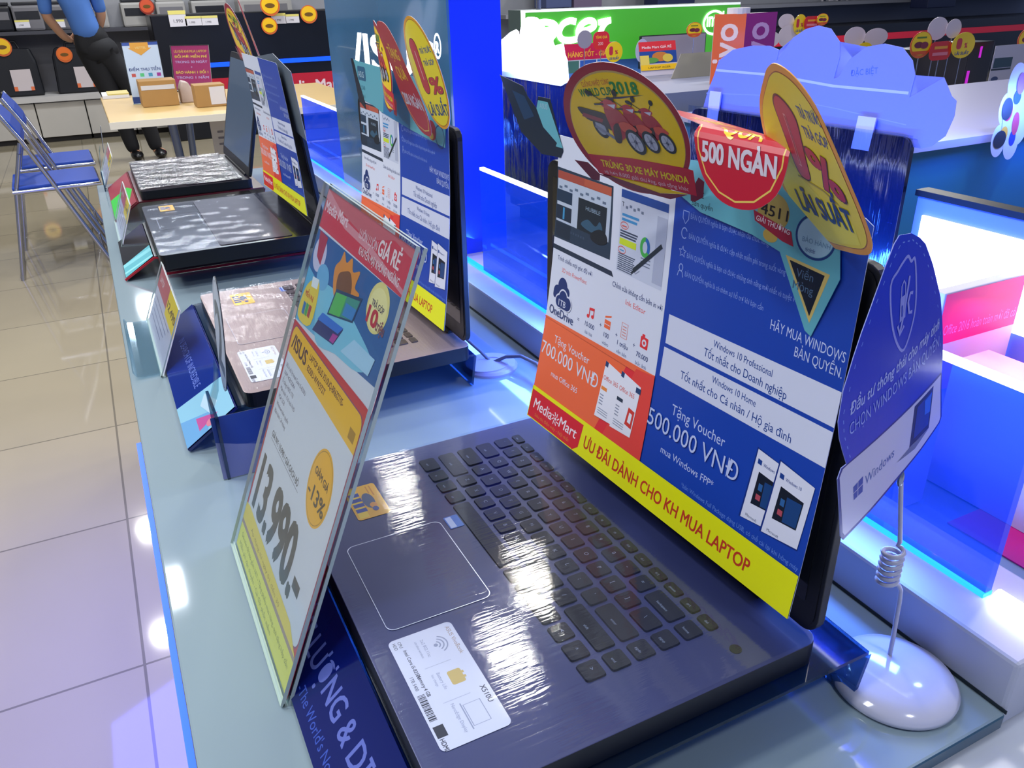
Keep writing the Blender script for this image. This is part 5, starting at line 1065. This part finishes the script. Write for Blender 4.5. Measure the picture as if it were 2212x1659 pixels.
for (p0, p1, lbl) in ((-12, 94, 'black padded laptop bag with white card, left of the pair on the cabinets'), (124, 233, 'black padded laptop bag with white card and orange spot, right of the pair')):
    a = at_y(p0, 192, YC+0.12); b = at_y(p1, 188, YC+0.12); t = thing('laptop_bag', lbl, 'bag', ((a.x+b.x)/2, YC+0.12, zt), 'laptop bags on the cabinets'); hw = (b.x-a.x)/2; hh = at_y(p0, 103, YC+0.12).z-zt
    RX_ = Matrix.Rotation(math.radians(90), 4, 'X')
    MB().prism([(-hw, 0), (hw, 0), (hw*0.97, hh*0.7), (hw*0.82, hh*0.95), (-hw*0.75, hh), (-hw*0.9, hh*0.8)], -0.12, 0, 0, RX_).build('body', BAG, t, bevel=0.02)
    MB().tube([(-0.08, 0.06, hh*0.95), (-0.06, 0.06, hh+0.04), (0.06, 0.06, hh+0.04), (0.08, 0.06, hh*0.95)], 0.012).build('handle', BAG, t, smooth=60)
    k = Card(1.0).base([(-40, 0), (130, 0), (130, 190), (-40, 190)], '#c8bcbc', 2).rect(-40, 0, -10, 40, '#e07040').rect(100, 0, 130, 34, '#e07040')
    o = k.build('card', PAPER, t); o.matrix_local = Matrix.Translation((0.0, -0.006, hh*0.12)) @ Matrix.Rotation(math.radians(90), 4, 'X')
GREYP = [mat('printer_grey', '#6c6a6e', 0.5), mat('printer_white', '#9b9894', 0.5), mat('printer_black', '#14151c', 0.4)]
plist = [(-25, 32, 'dark round-topped printer at the left end of the shelf', 2, 0), (32, 100, 'grey printer with dark lid, second on the shelf', 0, 2), (108, 176, 'grey printer with black front, third on the shelf', 0, 2), (184, 240, 'pale small printer behind the person', 1, 0), (268, 340, 'white printer with dark top right of the person', 1, 2), (344, 410, 'cream carton-coloured printer above the black unit', 1, 0), (420, 500, 'large white printer with open dark tray above the black unit', 1, 2), (520, 640, 'beige boxed printer at the right of the shelf', 1, 0)]
for (p0, p1, lbl, m0, m1) in plist:
    a = at_y(p0, 60, YC+0.2).x; b = at_y(p1, 60, YC+0.2).x; t = thing('printer', lbl, 'printer', ((a+b)/2, YC+0.2, zs), 'printers on the wall shelf'); hw = (b-a)/2*0.96
    MB().box(-hw, hw, 0, 0.25, 0.001, 0.22, bev=0.02).build('body', GREYP[m0], t); MB().box(-hw*0.8, hw*0.8, -0.004, 0.02, 0.10, 0.17).build('front_panel', GREYP[m1], t); MB().box(-hw*0.9, hw*0.9, 0.02, 0.24, 0.22, 0.25, bev=0.008).build('lid', GREYP[2 if m1 == 2 else m0], t)
def price_tag(lbl, p0, p1, pyb, pyt, y, z=None, grp='price tags on the shelves'):
    a = at_y(p0, pyb, y); b = at_y(p1, pyt, y); H = (b.z-a.z)*1000; W2 = (b.x-a.x)*1000
    t = thing('price_tag', lbl, 'price tag', (a.x, y, a.z), grp)
    k = Card(1.0).base([(0, 0), (W2, 0), (W2, H), (0, H)], '#cfccd2', 3).rect(0, H*0.75, W2, H, '#d8cc70').text('1.990', W2*0.25, H*0.25, H*0.3, '#55525a')
    o = k.build('card', PAPER, t); o.rotation_euler = (math.radians(90), 0, 0)
for q, (p0, p1, b_, t_, l) in enumerate(((35, 62, 61, 43, 'white price tag under the second printer'), (111, 138, 60, 42, 'white price tag under the third printer'), (190, 216, 58, 31, 'white price tag beside the person'))): price_tag(l, p0, p1, b_, t_, YC+0.09)
# black tall display unit with price cards and red shop band
tvx0, tvx1 = at_y(350, 170, 8.6).x, at_y(760, 170, 8.6).x; tz0, tz1 = at_y(500, 172, 8.6).z, at_y(350, 32, 8.6).z
t = thing('display_unit', 'wide black display unit with blue glow line and red shop band at its foot', 'display unit', ((tvx0+tvx1)/2, 8.8, 0))
P(MB().box(tvx0, tvx1, 8.6, 9.1, 0.0, tz1), 'body', mat('unit_black', '#07080e', 0.3), t, bevel=0.01)
P(MB().box(tvx0+0.35, tvx1, 8.585, 8.5995, tz0+0.12, tz0+0.16), 'glow_line', mat('glow_line', '#0a48ff', 0.3, emit='#1250ff', estr=1.0), t)
k = Card(1.0); a = at_y(455, 205, 8.58); b = at_y(760, 150, 8.58); H = (at_y(650, 158, 8.58).z-at_y(650, 212, 8.58).z)*1000
k.base([(0, 0), ((b.x-a.x)*1000, 0), ((b.x-a.x)*1000, H), (0, H)], '#b4102c', 4)
k.text('Media Mart', (at_y(600, 190, 8.58).x-a.x)*1000, H*0.28, H*0.62, '#e0c8d0', bold=0.03)
o = k.build('red_band', PAPER, t); o.matrix_local = Matrix.Translation(Vector((a.x, 8.594, at_y(650, 212, 8.58).z))-t.location) @ Matrix.Rotation(math.radians(90), 4, 'X')
for (p0, p1, b_, t_, l) in ((368, 399, 58, 22, 'large yellow-edged price card on the black unit'), (402, 434, 56, 34, 'middle white price card on the black unit'), (437, 469, 55, 33, 'right white price card on the black unit'), (588, 616, 52, 28, 'yellow-edged price card above the black unit'), (618, 645, 50, 30, 'white price card above the black unit')): price_tag(l, p0, p1, b_, t_, 8.58)
def spot(lbl, px, py, r, y, col, txt='#6a4a10', grp='round promotion spots at the back'):
    c_ = at_y(px, py, y); s_ = (c_-CAM).length/FPX*1000
    t = thing('round_spot', lbl, 'promotion tag', (c_.x, y, c_.z), grp)
    k = Card(1.5).base(ell(0, 0, r*s_, r*s_, 28), '#c8602a' if col != '#c8502a' else '#8a2a1a', 3).ell(0, r*s_*0.06, r*s_*0.86, r*s_*0.84, col).ell(0, 0, r*s_*0.5, r*s_*0.22, txt)
    o = k.build('disc', GLOSSP, t); o.rotation_euler = (math.radians(90), 0, math.radians(-20) if y < 9 else 0)
YS = '#e8b818'
for a_ in (('yellow round spot at the top of the black unit, leftmost', 583, 12, 18, 8.55, YS), ('yellow round spot on the front of the black unit', 582, 56, 15, 8.55, YS), ('yellow round spot at the upper right of the black unit', 667, 31, 16, 8.55, YS), ('yellow round spot on the left laptop bag', 4, 102, 15, 9.408, YS), ('orange round spot on the right laptop bag', 139, 118, 13, 9.408, '#d86a20'), ('dark orange round spot among the printers', 317, 14, 13, 9.4, '#c8502a'), ('dark red round spot on the third printer', 165, 11, 13, 9.4, '#c8502a')): spot(*a_)

# ------------------------------------------------------------------ green lit sign island, orange and purple pillar box
GL = print_mat('lit_sign', 0.4, emis=0.55)
a = at_y(1129, 130, 4.6); b = at_y(1592, 130, 4.6); zt_ = at_y(1350, 14, 4.6).z; zb = at_y(1350, 128, 4.6).z; SW = (b.x-a.x)*1000; SH = (zt_-zb)*1000
t = thing('lit_sign', 'wide green lit sign with white glowing lettering on a display island', 'sign', (a.x, 4.62, zb))
MB().box(0, SW/1000, 0, 0.16, 0, SH/1000).build('box', mat('sign_box', '#3a4a48', 0.4), t)
k = Card(1.2).base([(0, 0), (SW, 0), (SW, SH), (0, SH)], '#3f9a2e', 2)
k.rect(0, SH*0.955, SW, SH, '#e8f0f4').rect(0, 0, SW*0.018, SH, '#ffffff')
o = k.build('green_face', GL, t); o.matrix_local = Matrix.Translation((0, -0.003, 0)) @ Matrix.Rotation(math.radians(90), 4, 'X')
k = Card(1.2); rr = lambda pts, wd=30: k.line(smooth_open(pts), wd, '#ffffff')
def smooth_open(pts, kk=6):
    p = [pts[0]]+list(pts)+[pts[-1]]; out = []
    for i in range(1, len(p)-2):
        p0, p1, p2, p3 = (Vector(p[i+j]) for j in (-1, 0, 1, 2))
        for q in range(kk):
            t_ = q/kk; v = 0.5*((2*p1)+(p2-p0)*t_+(2*p0-5*p1+4*p2-p3)*t_*t_+(3*p1-p0-3*p2+p3)*t_**3); out.append((v.x, v.y))
    return out+[tuple(pts[-1])]
ux = SW/463.0; f2 = lambda px, py: ((px-1129)*ux, (128-py)*SH/114.0)
wl = 10.5*ux
rr([f2(*p) for p in ((1142, 56), (1158, 44), (1172, 40), (1190, 44), (1196, 56), (1186, 72), (1165, 82), (1150, 78), (1152, 66), (1170, 58), (1192, 56))], wl)
rr([f2(*p) for p in ((1192, 44), (1186, 66), (1184, 82))], wl)
rr([f2(*p) for p in ((1234, 42), (1222, 39), (1208, 46), (1201, 62), (1206, 76), (1222, 80), (1240, 77))], wl)
rr([f2(*p) for p in ((1242, 62), (1258, 60), (1270, 53), (1268, 43), (1256, 41), (1243, 50), (1238, 66), (1246, 78), (1262, 78))], wl)
rr([f2(*p) for p in ((1282, 74), (1288, 56), (1296, 45), (1304, 42))], wl); rr([f2(*p) for p in ((1278, 46), (1286, 44), (1304, 41))], wl*0.9)
o = k.build('white_letters', print_mat('lit_letters', 0.4, emis=3.2), t); o.matrix_local = Matrix.Translation((0, -0.008, 0)) @ Matrix.Rotation(math.radians(90), 4, 'X')
k = Card(1.2)
rr([f2(*p) for p in [(1532+24*math.cos(q)*1.0, 58-26*math.sin(q)) for q in (0.3, 0.8, 1.3, 1.8, 2.4, 3.0, 3.5, 4.1, 4.7, 5.2)]], 4*ux)
k.text('intel', *f2(1515, 66), 36*ux, '#ffffff', w=38*ux, bold=0.02)
o = k.build('ring_logo', print_mat('lit_letters', 0.4, emis=3.2), t); o.matrix_local = Matrix.Translation((0, -0.008, 0)) @ Matrix.Rotation(math.radians(90), 4, 'X')
MB().tube([(SW/1000*0.1, 0.08, SH/1000), (SW/1000*0.1, 0.08, 2.2)], 0.015).build('hanger_rod', CHROME, t)
b2 = at_y(1580, 300, 4.6)
isl = thing('display_island', 'blue-fronted display island under the green lit sign', 'counter', (a.x+0.7, 4.8, 0))
P(MB().box(a.x-0.3, b.x+0.4, 4.06, 5.3, 0, zb-0.14), 'body', mat('island_blue', '#5f8fe0', 0.4), isl); P(MB().box(a.x-0.3, b.x+0.4, 4.03, 5.3, zb-0.14, zb-0.12), 'top', WHITE, isl); P(MB().box(a.x, b.x, 4.66, 4.72, zb-0.12, zb-0.001), 'sign_base', mat('sign_base_blue', '#4f86e0', 0.4), isl)
# things standing on that island, in front of the sign
T3 = at_y(2090, 232, 3.4).z-0.001
def stand_card(name, lbl, cat, px0, px1, pyt, pyb, y, fn, lean=0.0, grp='printed stands in front of the green sign', zmin=0.0, m=None):
    a = at_y(px0, pyb, y); b = at_y(px1, pyb, y); a.z = max(a.z, zmin); c_ = at_y((px0+px1)/2, pyt, y); W2 = (b.x-a.x)*1000; H = (c_.z-a.z)*1000
    t = thing(name, lbl, cat, M=frame(a, (b.x-a.x, 0, 0.0), (0, lean, 1)), group=grp)
    k = Card(0.8); fn(k, W2, H); k.build('card', m or PAPER, t)
    if name.endswith('_tag') or name == 'banner_stand':
        zs_ = 0.005 if y > 4.12 and px0 > 1530 else (zb-0.119 if px0 < 1530 else T3+0.001)
        if a.z-zs_ > 0.01:
            st_ = MB().cyl((W2/2000, H/4000, -0.004), (W2/2000, -(a.z-zs_), -0.004), 0.0025, n=8); st_.build('stem', CHROME, t)
    return t
def qua(k, W, H):
    k.base([(0, 0), (W, 0), (W, H), (0, H)], '#c8d0e0', 3).rect(0, H*0.45, W, H, '#c81850').text('HÀNG TỐT - GIÁ RẺ', W*0.1, H*0.55, H*0.24, '#f0b040', w=W*0.85, bold=0.03).rect(0, 0, W*0.3, H*0.42, '#3f6f6a').rect(W*0.32, 0, W*0.62, H*0.42, '#2a5ab8').rect(W*0.64, 0, W, H*0.42, '#2468c8').ell(W*0.45, H*0.15, W*0.06, H*0.14, '#c8b0d0')
stand_card('banner_stand', 'magenta promotion board with yellow lettering at the foot of the green sign', 'promotion board', 1215, 1330, 93, 160, 4.3, qua)
def psign(k, W, H):
    k.base([(0, 0), (W, 0), (W, H), (0, H)], '#c9c3d4', 3, back='#8a8a86').rect(0, H*0.72, W, H, '#d8303c').text('Media Mart GIÁ RẺ', W*0.08, H*0.8, H*0.1, '#f0d0d8', w=W*0.8, bold=0.03).rect(0, H*0.36, W, H*0.72, '#22489a').ell(W*0.55, H*0.55, W*0.22, H*0.14, '#c87a3a').ell(W*0.3, H*0.45, W*0.2, H*0.08, '#5a9a4a').ell(W*0.75, H*0.5, W*0.14, H*0.12, '#d8c050').rect(0, H*0.3, W*0.24, H*0.6, '#e0c860').rect(0, H*0.16, W, H*0.32, '#f0c020').text('LAPTOP ACER', W*0.2, H*0.21, H*0.07, '#5a4a20', w=W*0.6)
stand_card('price_sign', 'leaning printed price sign with red head and yellow band before the green sign', 'price sign', 1384, 1462, 88, 196, 3.9, psign, 0.25, zmin=0.800)
stand_card('board_back', 'grey-beige back of a leaning sign board right of the printed price sign', 'sign board', 1448, 1552, 114, 205, 3.7, lambda k, W, H: k.base([(0, 0), (W*0.92, 0), (W, H), (W*0.22, H)], '#8a877c', 4), 0.2, zmin=0.800)
stand_card('monitor', 'black monitor standing behind the grey sign board under the green sign', 'monitor', 1382, 1520, 74, 150, 4.45, lambda k, W, H: k.base(rrect(0, 0, W, H, 6), '#0d1016', 20).rect(5, 5, W-5, H-5, '#8f8a9c'))
stand_card('round_tag', 'pale lilac round tag back beside the leaning price sign', 'promotion tag', 1372, 1400, 84, 136, 4.2, lambda k, W, H: k.base(ell(W/2, H/2, W/2, H/2, 28), '#b4b6dc', 2), 0)
stand_card('round_tag', 'grey ball-shaped tag back in front of the white sign letters', 'promotion tag', 1247, 1279, 65, 106, 4.1, lambda k, W, H: k.base(ell(W/2, H/2, W/2, H/2, 32), '#8f8a9c', 2))
stand_card('round_tag', 'red gift tag right of the white sign letters', 'promotion tag', 1281, 1316, 68, 108, 4.15, lambda k, W, H: k.base(rrect(0, 0, W, H, W*0.3), '#d02038', 2).text('TẶNG QUÀ', W*0.15, H*0.62, H*0.2, '#f0b030', w=W*0.7, bold=0.04).text('200', W*0.3, H*0.25, H*0.24, '#e8a0b0', bold=0.04))
def zt0(k, W, H): k.base(ell(W/2, H/2, W/2, H/2, 32), '#e8c818', 2).poly(rrect(W*0.2, H*0.36, W*0.42, H*0.78, W*0.09), '#c02840').text('%', W*0.55, H*0.4, H*0.26, '#c02840', bold=0.04).text('LÃI SUẤT', W*0.2, H*0.14, H*0.16, '#2a4a8c', w=W*0.6, bold=0.04)
def mp0(k, W, H): k.base(ell(W/2, H/2, W/2, H/2, 32), '#d8602a', 2).ell(W/2, H*0.54, W*0.45, H*0.43, '#ecc814').ell(W*0.38, H*0.5, W*0.2, H*0.12, '#6a1a30').ell(W*0.64, H*0.48, W*0.18, H*0.13, '#7a2038').rect(W*0.25, H*0.74, W*0.7, H*0.8, '#5a7a20').rect(W*0.15, H*0.14, W*0.85, H*0.27, '#d05020')
def red0(k, W, H): k.base(rrect(0, 0, W, H, W*0.22), '#c8202c', 2).rect(W*0.2, H*0.6, W*0.8, H*0.75, '#e0982a').rect(W*0.15, H*0.25, W*0.85, H*0.42, '#d8788c')
def wh0(k, W, H): k.base(ell(W/2, H/2, W/2, H/2, 36), '#cfc4d2', 2)
TG = 'small promotion tags on the far displays'
stand_card('round_tag', 'yellow zero percent tag below the red gift tag', 'promotion tag', 1308, 1344, 90, 136, 4.05, zt0, grp=TG)
stand_card('round_tag', 'yellow moped tag over the small white ring logo', 'promotion tag', 1482, 1516, 48, 82, 4.3, mp0, grp=TG)
# orange and purple box pillar
a = at_y(1553, 200, 3.3); e = at_y(1597, 200, 3.3); g_ = at_y(1643, 200, 3.42); zt_ = at_y(1600, 30, 3.3).z
t = thing('pillar_box', 'orange and purple printed pillar box with white sideways lettering', 'sign', (e.x, 3.3, 0.80))
hh = (zt_-0.80)*1000
kA = Card(0.6).base([(0, 0), (110, 0), (110, hh), (0, hh)], '#e8662a', 3); kA.text('vivo', 82, hh*0.06, 120, '#f2d8d8', w=hh*0.80, rot=math.pi/2, bold=0.02)
kB = Card(0.6).base([(0, 0), (110, 0), (110, hh), (0, hh)], '#9a1280', 3); kB.text('vivo', 82, hh*0.06, 120, '#dca8d8', w=hh*0.80, rot=math.pi/2, bold=0.02)
o = kA.build('orange_face', PAPER, t); o.matrix_local = frame(Vector((a.x-e.x, 0.075, 0)), (e.x-a.x, -0.075, 0), (0, 0, 1)) @ Matrix.Diagonal((math.hypot(e.x-a.x, 0.075)/0.110, 1, 1, 1))
o = kB.build('purple_face', PAPER, t); o.matrix_local = frame((0, 0, 0), (g_.x-e.x, 0.06, 0), (0, 0, 1)) @ Matrix.Diagonal((math.hypot(g_.x-e.x, 0.06)/0.110, 1, 1, 1))
MB().prism([(0, 0.004), (g_.x-e.x, 0.064), (g_.x-e.x-0.05, 0.13), (a.x-e.x, 0.079)], 0.0, hh/1000-0.002).build('core', mat('core_white', '#c8c0c8', 0.5), t)
MB().cyl((0.0, 0.06, hh/1000-0.001), (0.0, 0.06, hh/1000+0.025), 0.055).build('cap', mat('cap_white', '#d0ccd8', 0.4), t)
t = thing('display_block', 'grey display table carrying the orange and purple pillar box', 'display block', (e.x, 3.6, 0)); P(MB().box(a.x-0.75, g_.x+0.3, 3.2, 4.0, 0, 0.799), 'block', mat('table_grey', '#7f84a0', 0.5), t)

# ------------------------------------------------------------------ tags on displays to the right, gaming towers, wall goods
def trio(x0, items, y): 
    for q, (fn, p0, p1, pt, pb, lbl) in enumerate(items): stand_card('promotion_tag', lbl, 'promotion tag', p0, p1, pt, pb, y - 0.012*q + (0.6 if y == 4.8 else 0), fn, grp=TG)
trio(0, ((wh0, 1680, 1714, 30, 64, 'grey round tag back right of the pillar box, upper one'), (wh0, 1678, 1722, 54, 104, 'white round tag back right of the pillar box, lower one'), (zt0, 1712, 1739, 31, 76, 'yellow zero percent tag beside the grey tag back'), (red0, 1736, 1768, 35, 64, 'red gift tag between two yellow tags at the upper right'), (mp0, 1762, 1788, 29, 56, 'yellow moped tag right of the red gift tag at the upper right'),
     (wh0, 1644, 1682, 68, 104, 'pinkish tag back behind the pillar box')), 4.8)
trio(0, ((wh0, 1821, 1866, 58, 104, 'pinkish oval tag back behind the header card lobes, left'), (wh0, 1864, 1914, 61, 102, 'pinkish oval tag back behind the header card lobes, right'), (mp0, 1814, 1837, 96, 150, 'narrow yellow moped tag between the two header card lobes'), (zt0, 1842, 1882, 92, 140, 'yellow zero percent tag behind the second header card lobe')), 4.2)
trio(0, ((wh0, 2000, 2042, 37, 88, 'large white oval tag back above the black tower'), (wh0, 2040, 2072, 41, 84, 'smaller white oval tag back beside the large one'), (mp0, 1961, 2007, 68, 128, 'yellow moped tag left above the black tower'), (red0, 2004, 2050, 90, 132, 'red gift tag in the middle above the black tower'), (zt0, 2050, 2099, 70, 128, 'yellow zero percent tag right above the black tower'), (mp0, 2192, 2240, 58, 114, 'yellow moped tag at the right edge of the picture')), 3.6)
def gaming(lbl, px0, px1, pyt, pyb, y, glow):
    a = at_y(px0, pyb, y); b = at_y(px1, pyb, y); zt_ = at_y((px0+px1)/2, pyt, y).z
    t = thing('computer_tower', lbl, 'computer', ((a.x+b.x)/2, y, a.z), 'computer towers on the far right display'); hw = (b.x-a.x)/2
    MB().box(-hw, hw, 0, 0.2, 0, zt_-a.z, bev=0.005).build('case', mat('tower_black', '#0a0b12', 0.3), t)
    if glow:
        m_ = mat('magenta_glow', '#c020c0', 0.4, emit='#b81cc0', estr=0.8)
        MB().box(-hw*0.1, hw*0.05, -0.003, 0, (zt_-a.z)*0.72, (zt_-a.z)*0.92).build('glow_strip', m_, t); MB().box(-hw*0.8, -hw*0.6, -0.003, 0, (zt_-a.z)*0.15, (zt_-a.z)*0.5).build('glow_strip', m_, t)
gaming('plain black computer tower behind the star tail of the header card', 1966, 2070, 105, 220, 3.7, False)
gaming('black computer tower with magenta light strips', 2071, 2122, 92, 214, 3.72, True)
def mini_poster(k, W, H):
    k.base([(0, 0), (W, 0), (W, H), (0, H)], '#c8c4d8', 2).rect(W*0.5, H*0.48, W, H*0.88, '#1a48a8').rect(W*0.5, 0, W, H*0.32, '#1a48a8').rect(0, H*0.02, W*0.5, H*0.36, '#e4683a').rect(W*0.36, H*0.16, W*0.5, H*0.33, '#d8c8d0').rect(W*0.02, H*0.64, W*0.28, H*0.8, '#2f4a58').rect(0, H*0.6, W*0.28, H*0.63, '#22303c').ell(W*0.08, H*0.46, W*0.05, H*0.04, '#3a4a78')
stand_card('hanging_poster', 'white blue and orange offer poster standing at the right edge', 'poster', 2122, 2262, 96, 232, 3.4, mini_poster, grp='posters on far displays')
a = at_y(2074, 234, 3.4); b = at_y(2120, 234, 3.4)
t = thing('price_strip', 'yellow price strip on the white display foot below the magenta-lit tower', 'price tag', (a.x, 3.4, a.z)); P(MB().box(a.x, b.x, 3.395, 3.40, a.z, at_y(2090, 220, 3.4).z), 'strip', mat('strip_yellow', '#d8b828', 0.5), t)
i2 = thing('display_island', 'blue-lit display island at the right with pale top', 'counter', (2.9, 2.0, 0))
P(MB().box(2.05, 4.6, 1.72, 2.62, 0.0, 0.775), 'body', mat('island_teal', '#1f6fa8', 0.35), i2); P(MB().box(2.02, 4.65, 1.69, 2.65, 0.776, 0.80), 'top', mat('island_top', '#9a9ac0', 0.3), i2)
t = thing('display_table', 'long pale display table behind the right island carrying the computer towers', 'display block', (4.2, 3.8, 0)); P(MB().box(4.0, 8.5, 3.38, 4.0, 0, T3), 'block', mat('table_lilac', '#9a94a8', 0.5), t)
area('blue_island_light', (2.6, 1.6, 0.9), 0.8, 4.5, (0.1, 0.25, 1.0), 'RECTANGLE', 0.1, aim=(0.1, 1, -0.4))
# cluster-shaped paper flower with earbud pictures
a = at_y(2172, 250, 1.66)
t = thing('paper_flower', 'white cluster-shaped cut-out with black pink and orange earbud pictures at the right edge', 'cut-out', M=frame((a.x, 1.66, a.z), (1, 0.2, 0), (0, 0.1, 1)))
s_ = (a-CAM).length/FPX*1000
k = Card(0.4); f3 = lambda px, py: ((px-2172)*s_*1.05, (250-py)*s_)
for px, py, r in ((2172, 240, 29), (2156, 291, 28), (2200, 200, 36), (2225, 260, 48), (2205, 300, 30), (2190, 262, 30)): k.poly(ell(*f3(px, py), r*s_, r*s_), '#c9c8e4')
for px, py, rx, ry, c_ in ((2178, 243, 17, 17, '#d82a50'), (2173, 239, 20, 19, '#0b1530'), (2172, 281, 15, 13, '#e8a030'), (2159, 289, 24, 15, '#0b1530'), (2205, 222, 14, 12, '#1a48c8'), (2212, 200, 16, 18, '#a868c8'), (2207, 292, 13, 14, '#1a38b8'), (2212, 268, 14, 20, '#c83a60')): k.ell(*f3(px, py), rx*s_, ry*s_, c_)
k.build('printed_cutout', PAPER, t)
MB().tube([(0.03, -0.03, -0.01), (0.03, -0.03, -0.02), (0.03, -(a.z-0.80)+0.01, -0.02)], 0.004).build('stem', CHROME, t)
# black long counter with red line, grey wall panels, hanging packs
a = at_y(1655, 80, 8.2); b = at_y(2260, 120, 8.2)
t = thing('long_counter', 'long black wall counter with red light line far right', 'counter', ((a.x+b.x)/2, 8.3, 0))
zt_ = at_y(1900, 52, 8.2).z; P(MB().box(a.x-2, b.x+3, 8.2, 8.9, 0, zt_), 'body', mat('unit_black', '#07080e', 0.3), t); zr = at_y(1900, 77, 8.19).z
P(MB().box(a.x-2, b.x+3, 8.18, 8.199, zr-0.05, zr+0.03), 'red_line', mat('red_line', '#b01830', 0.4, emit='#c01830', estr=0.25), t)
pk = 'hanging packs on the far wall'
cols = ['#b9b2b4', '#a8a4ac', '#c2bcb8', '#9c98a4', '#b4b4c0', '#8a2a3a']
rn = random.Random(9)
first = None
for q in range(26):
    px = 1780+q*17+rn.uniform(-3, 3); yb = rn.uniform(8, 24) if px > 1930 else rn.uniform(6, 14); p = at_y(px, yb, 9.6)
    if first is None:
        first = thing('hanging_pack', 'small pale accessory pack hanging on the far back wall', 'pack', (p.x, 9.6, p.z), pk)
        MB().box(-0.035, 0.035, 0, 0.03, 0, 0.14, bev=0.004).build('card', mat('pack_pale', '#b4aeb4', 0.5), first); MB().box(-0.02, 0.022, -0.012, 0, 0.02, 0.07, bev=0.006).build('blister', mat('pack_dark', '#2a2a34', 0.3), first)
    else:
        c_ = copy_tree(first); c_.location = (p.x, 9.6, p.z)
        if q % 9 == 7: pass
for q, (p0, p1) in enumerate(((1180, 1235), (1240, 1300), (1420, 1500), (2003, 2062))):
    ys_ = 8.66 if q == 3 else 9.2; a = at_y(p0, 18, ys_); b = at_y(p1, 18, ys_); t = thing('dark_case', ['dark carton on the far shelf left of the hanger rod', 'purple-grey carton on the far shelf right of the hanger rod', 'navy carton on the far shelf above the green sign', 'navy speaker case hanging at the far right wall'][q], 'box', ((a.x+b.x)/2, ys_, a.z), 'cartons on the far shelves')
    MB().box(-(b.x-a.x)/2, (b.x-a.x)/2, 0, 0.3, 0, 0.4, bev=0.01).build('body', mat(('case_navy', 'case_mauve', 'case_ink', 'case_deep')[q], ('#3a4468', '#5a4a60', '#141c40', '#0f1838')[q], 0.5), t)
a = at_y(1085, 60, 9.1); b = at_y(1660, 60, 9.1)
t = thing('wall_shelf', 'long grey wall shelf behind the green lit sign', 'shelf', ((a.x+b.x)/2, 9.3, 0)); P(MB().box(a.x, b.x+6, 9.0, 9.55, at_y(1300, 22, 9.1).z-0.05, at_y(1300, 22, 9.1).z-0.01), 'board', mat('panel_grey', '#6f6f76', 0.6), t); P(MB().box(a.x, b.x+6, 9.5, 9.56, 0, at_y(1300, 22, 9.1).z-0.051), 'back_panel', mat('panel_bluegrey', '#7f8494', 0.6), t)
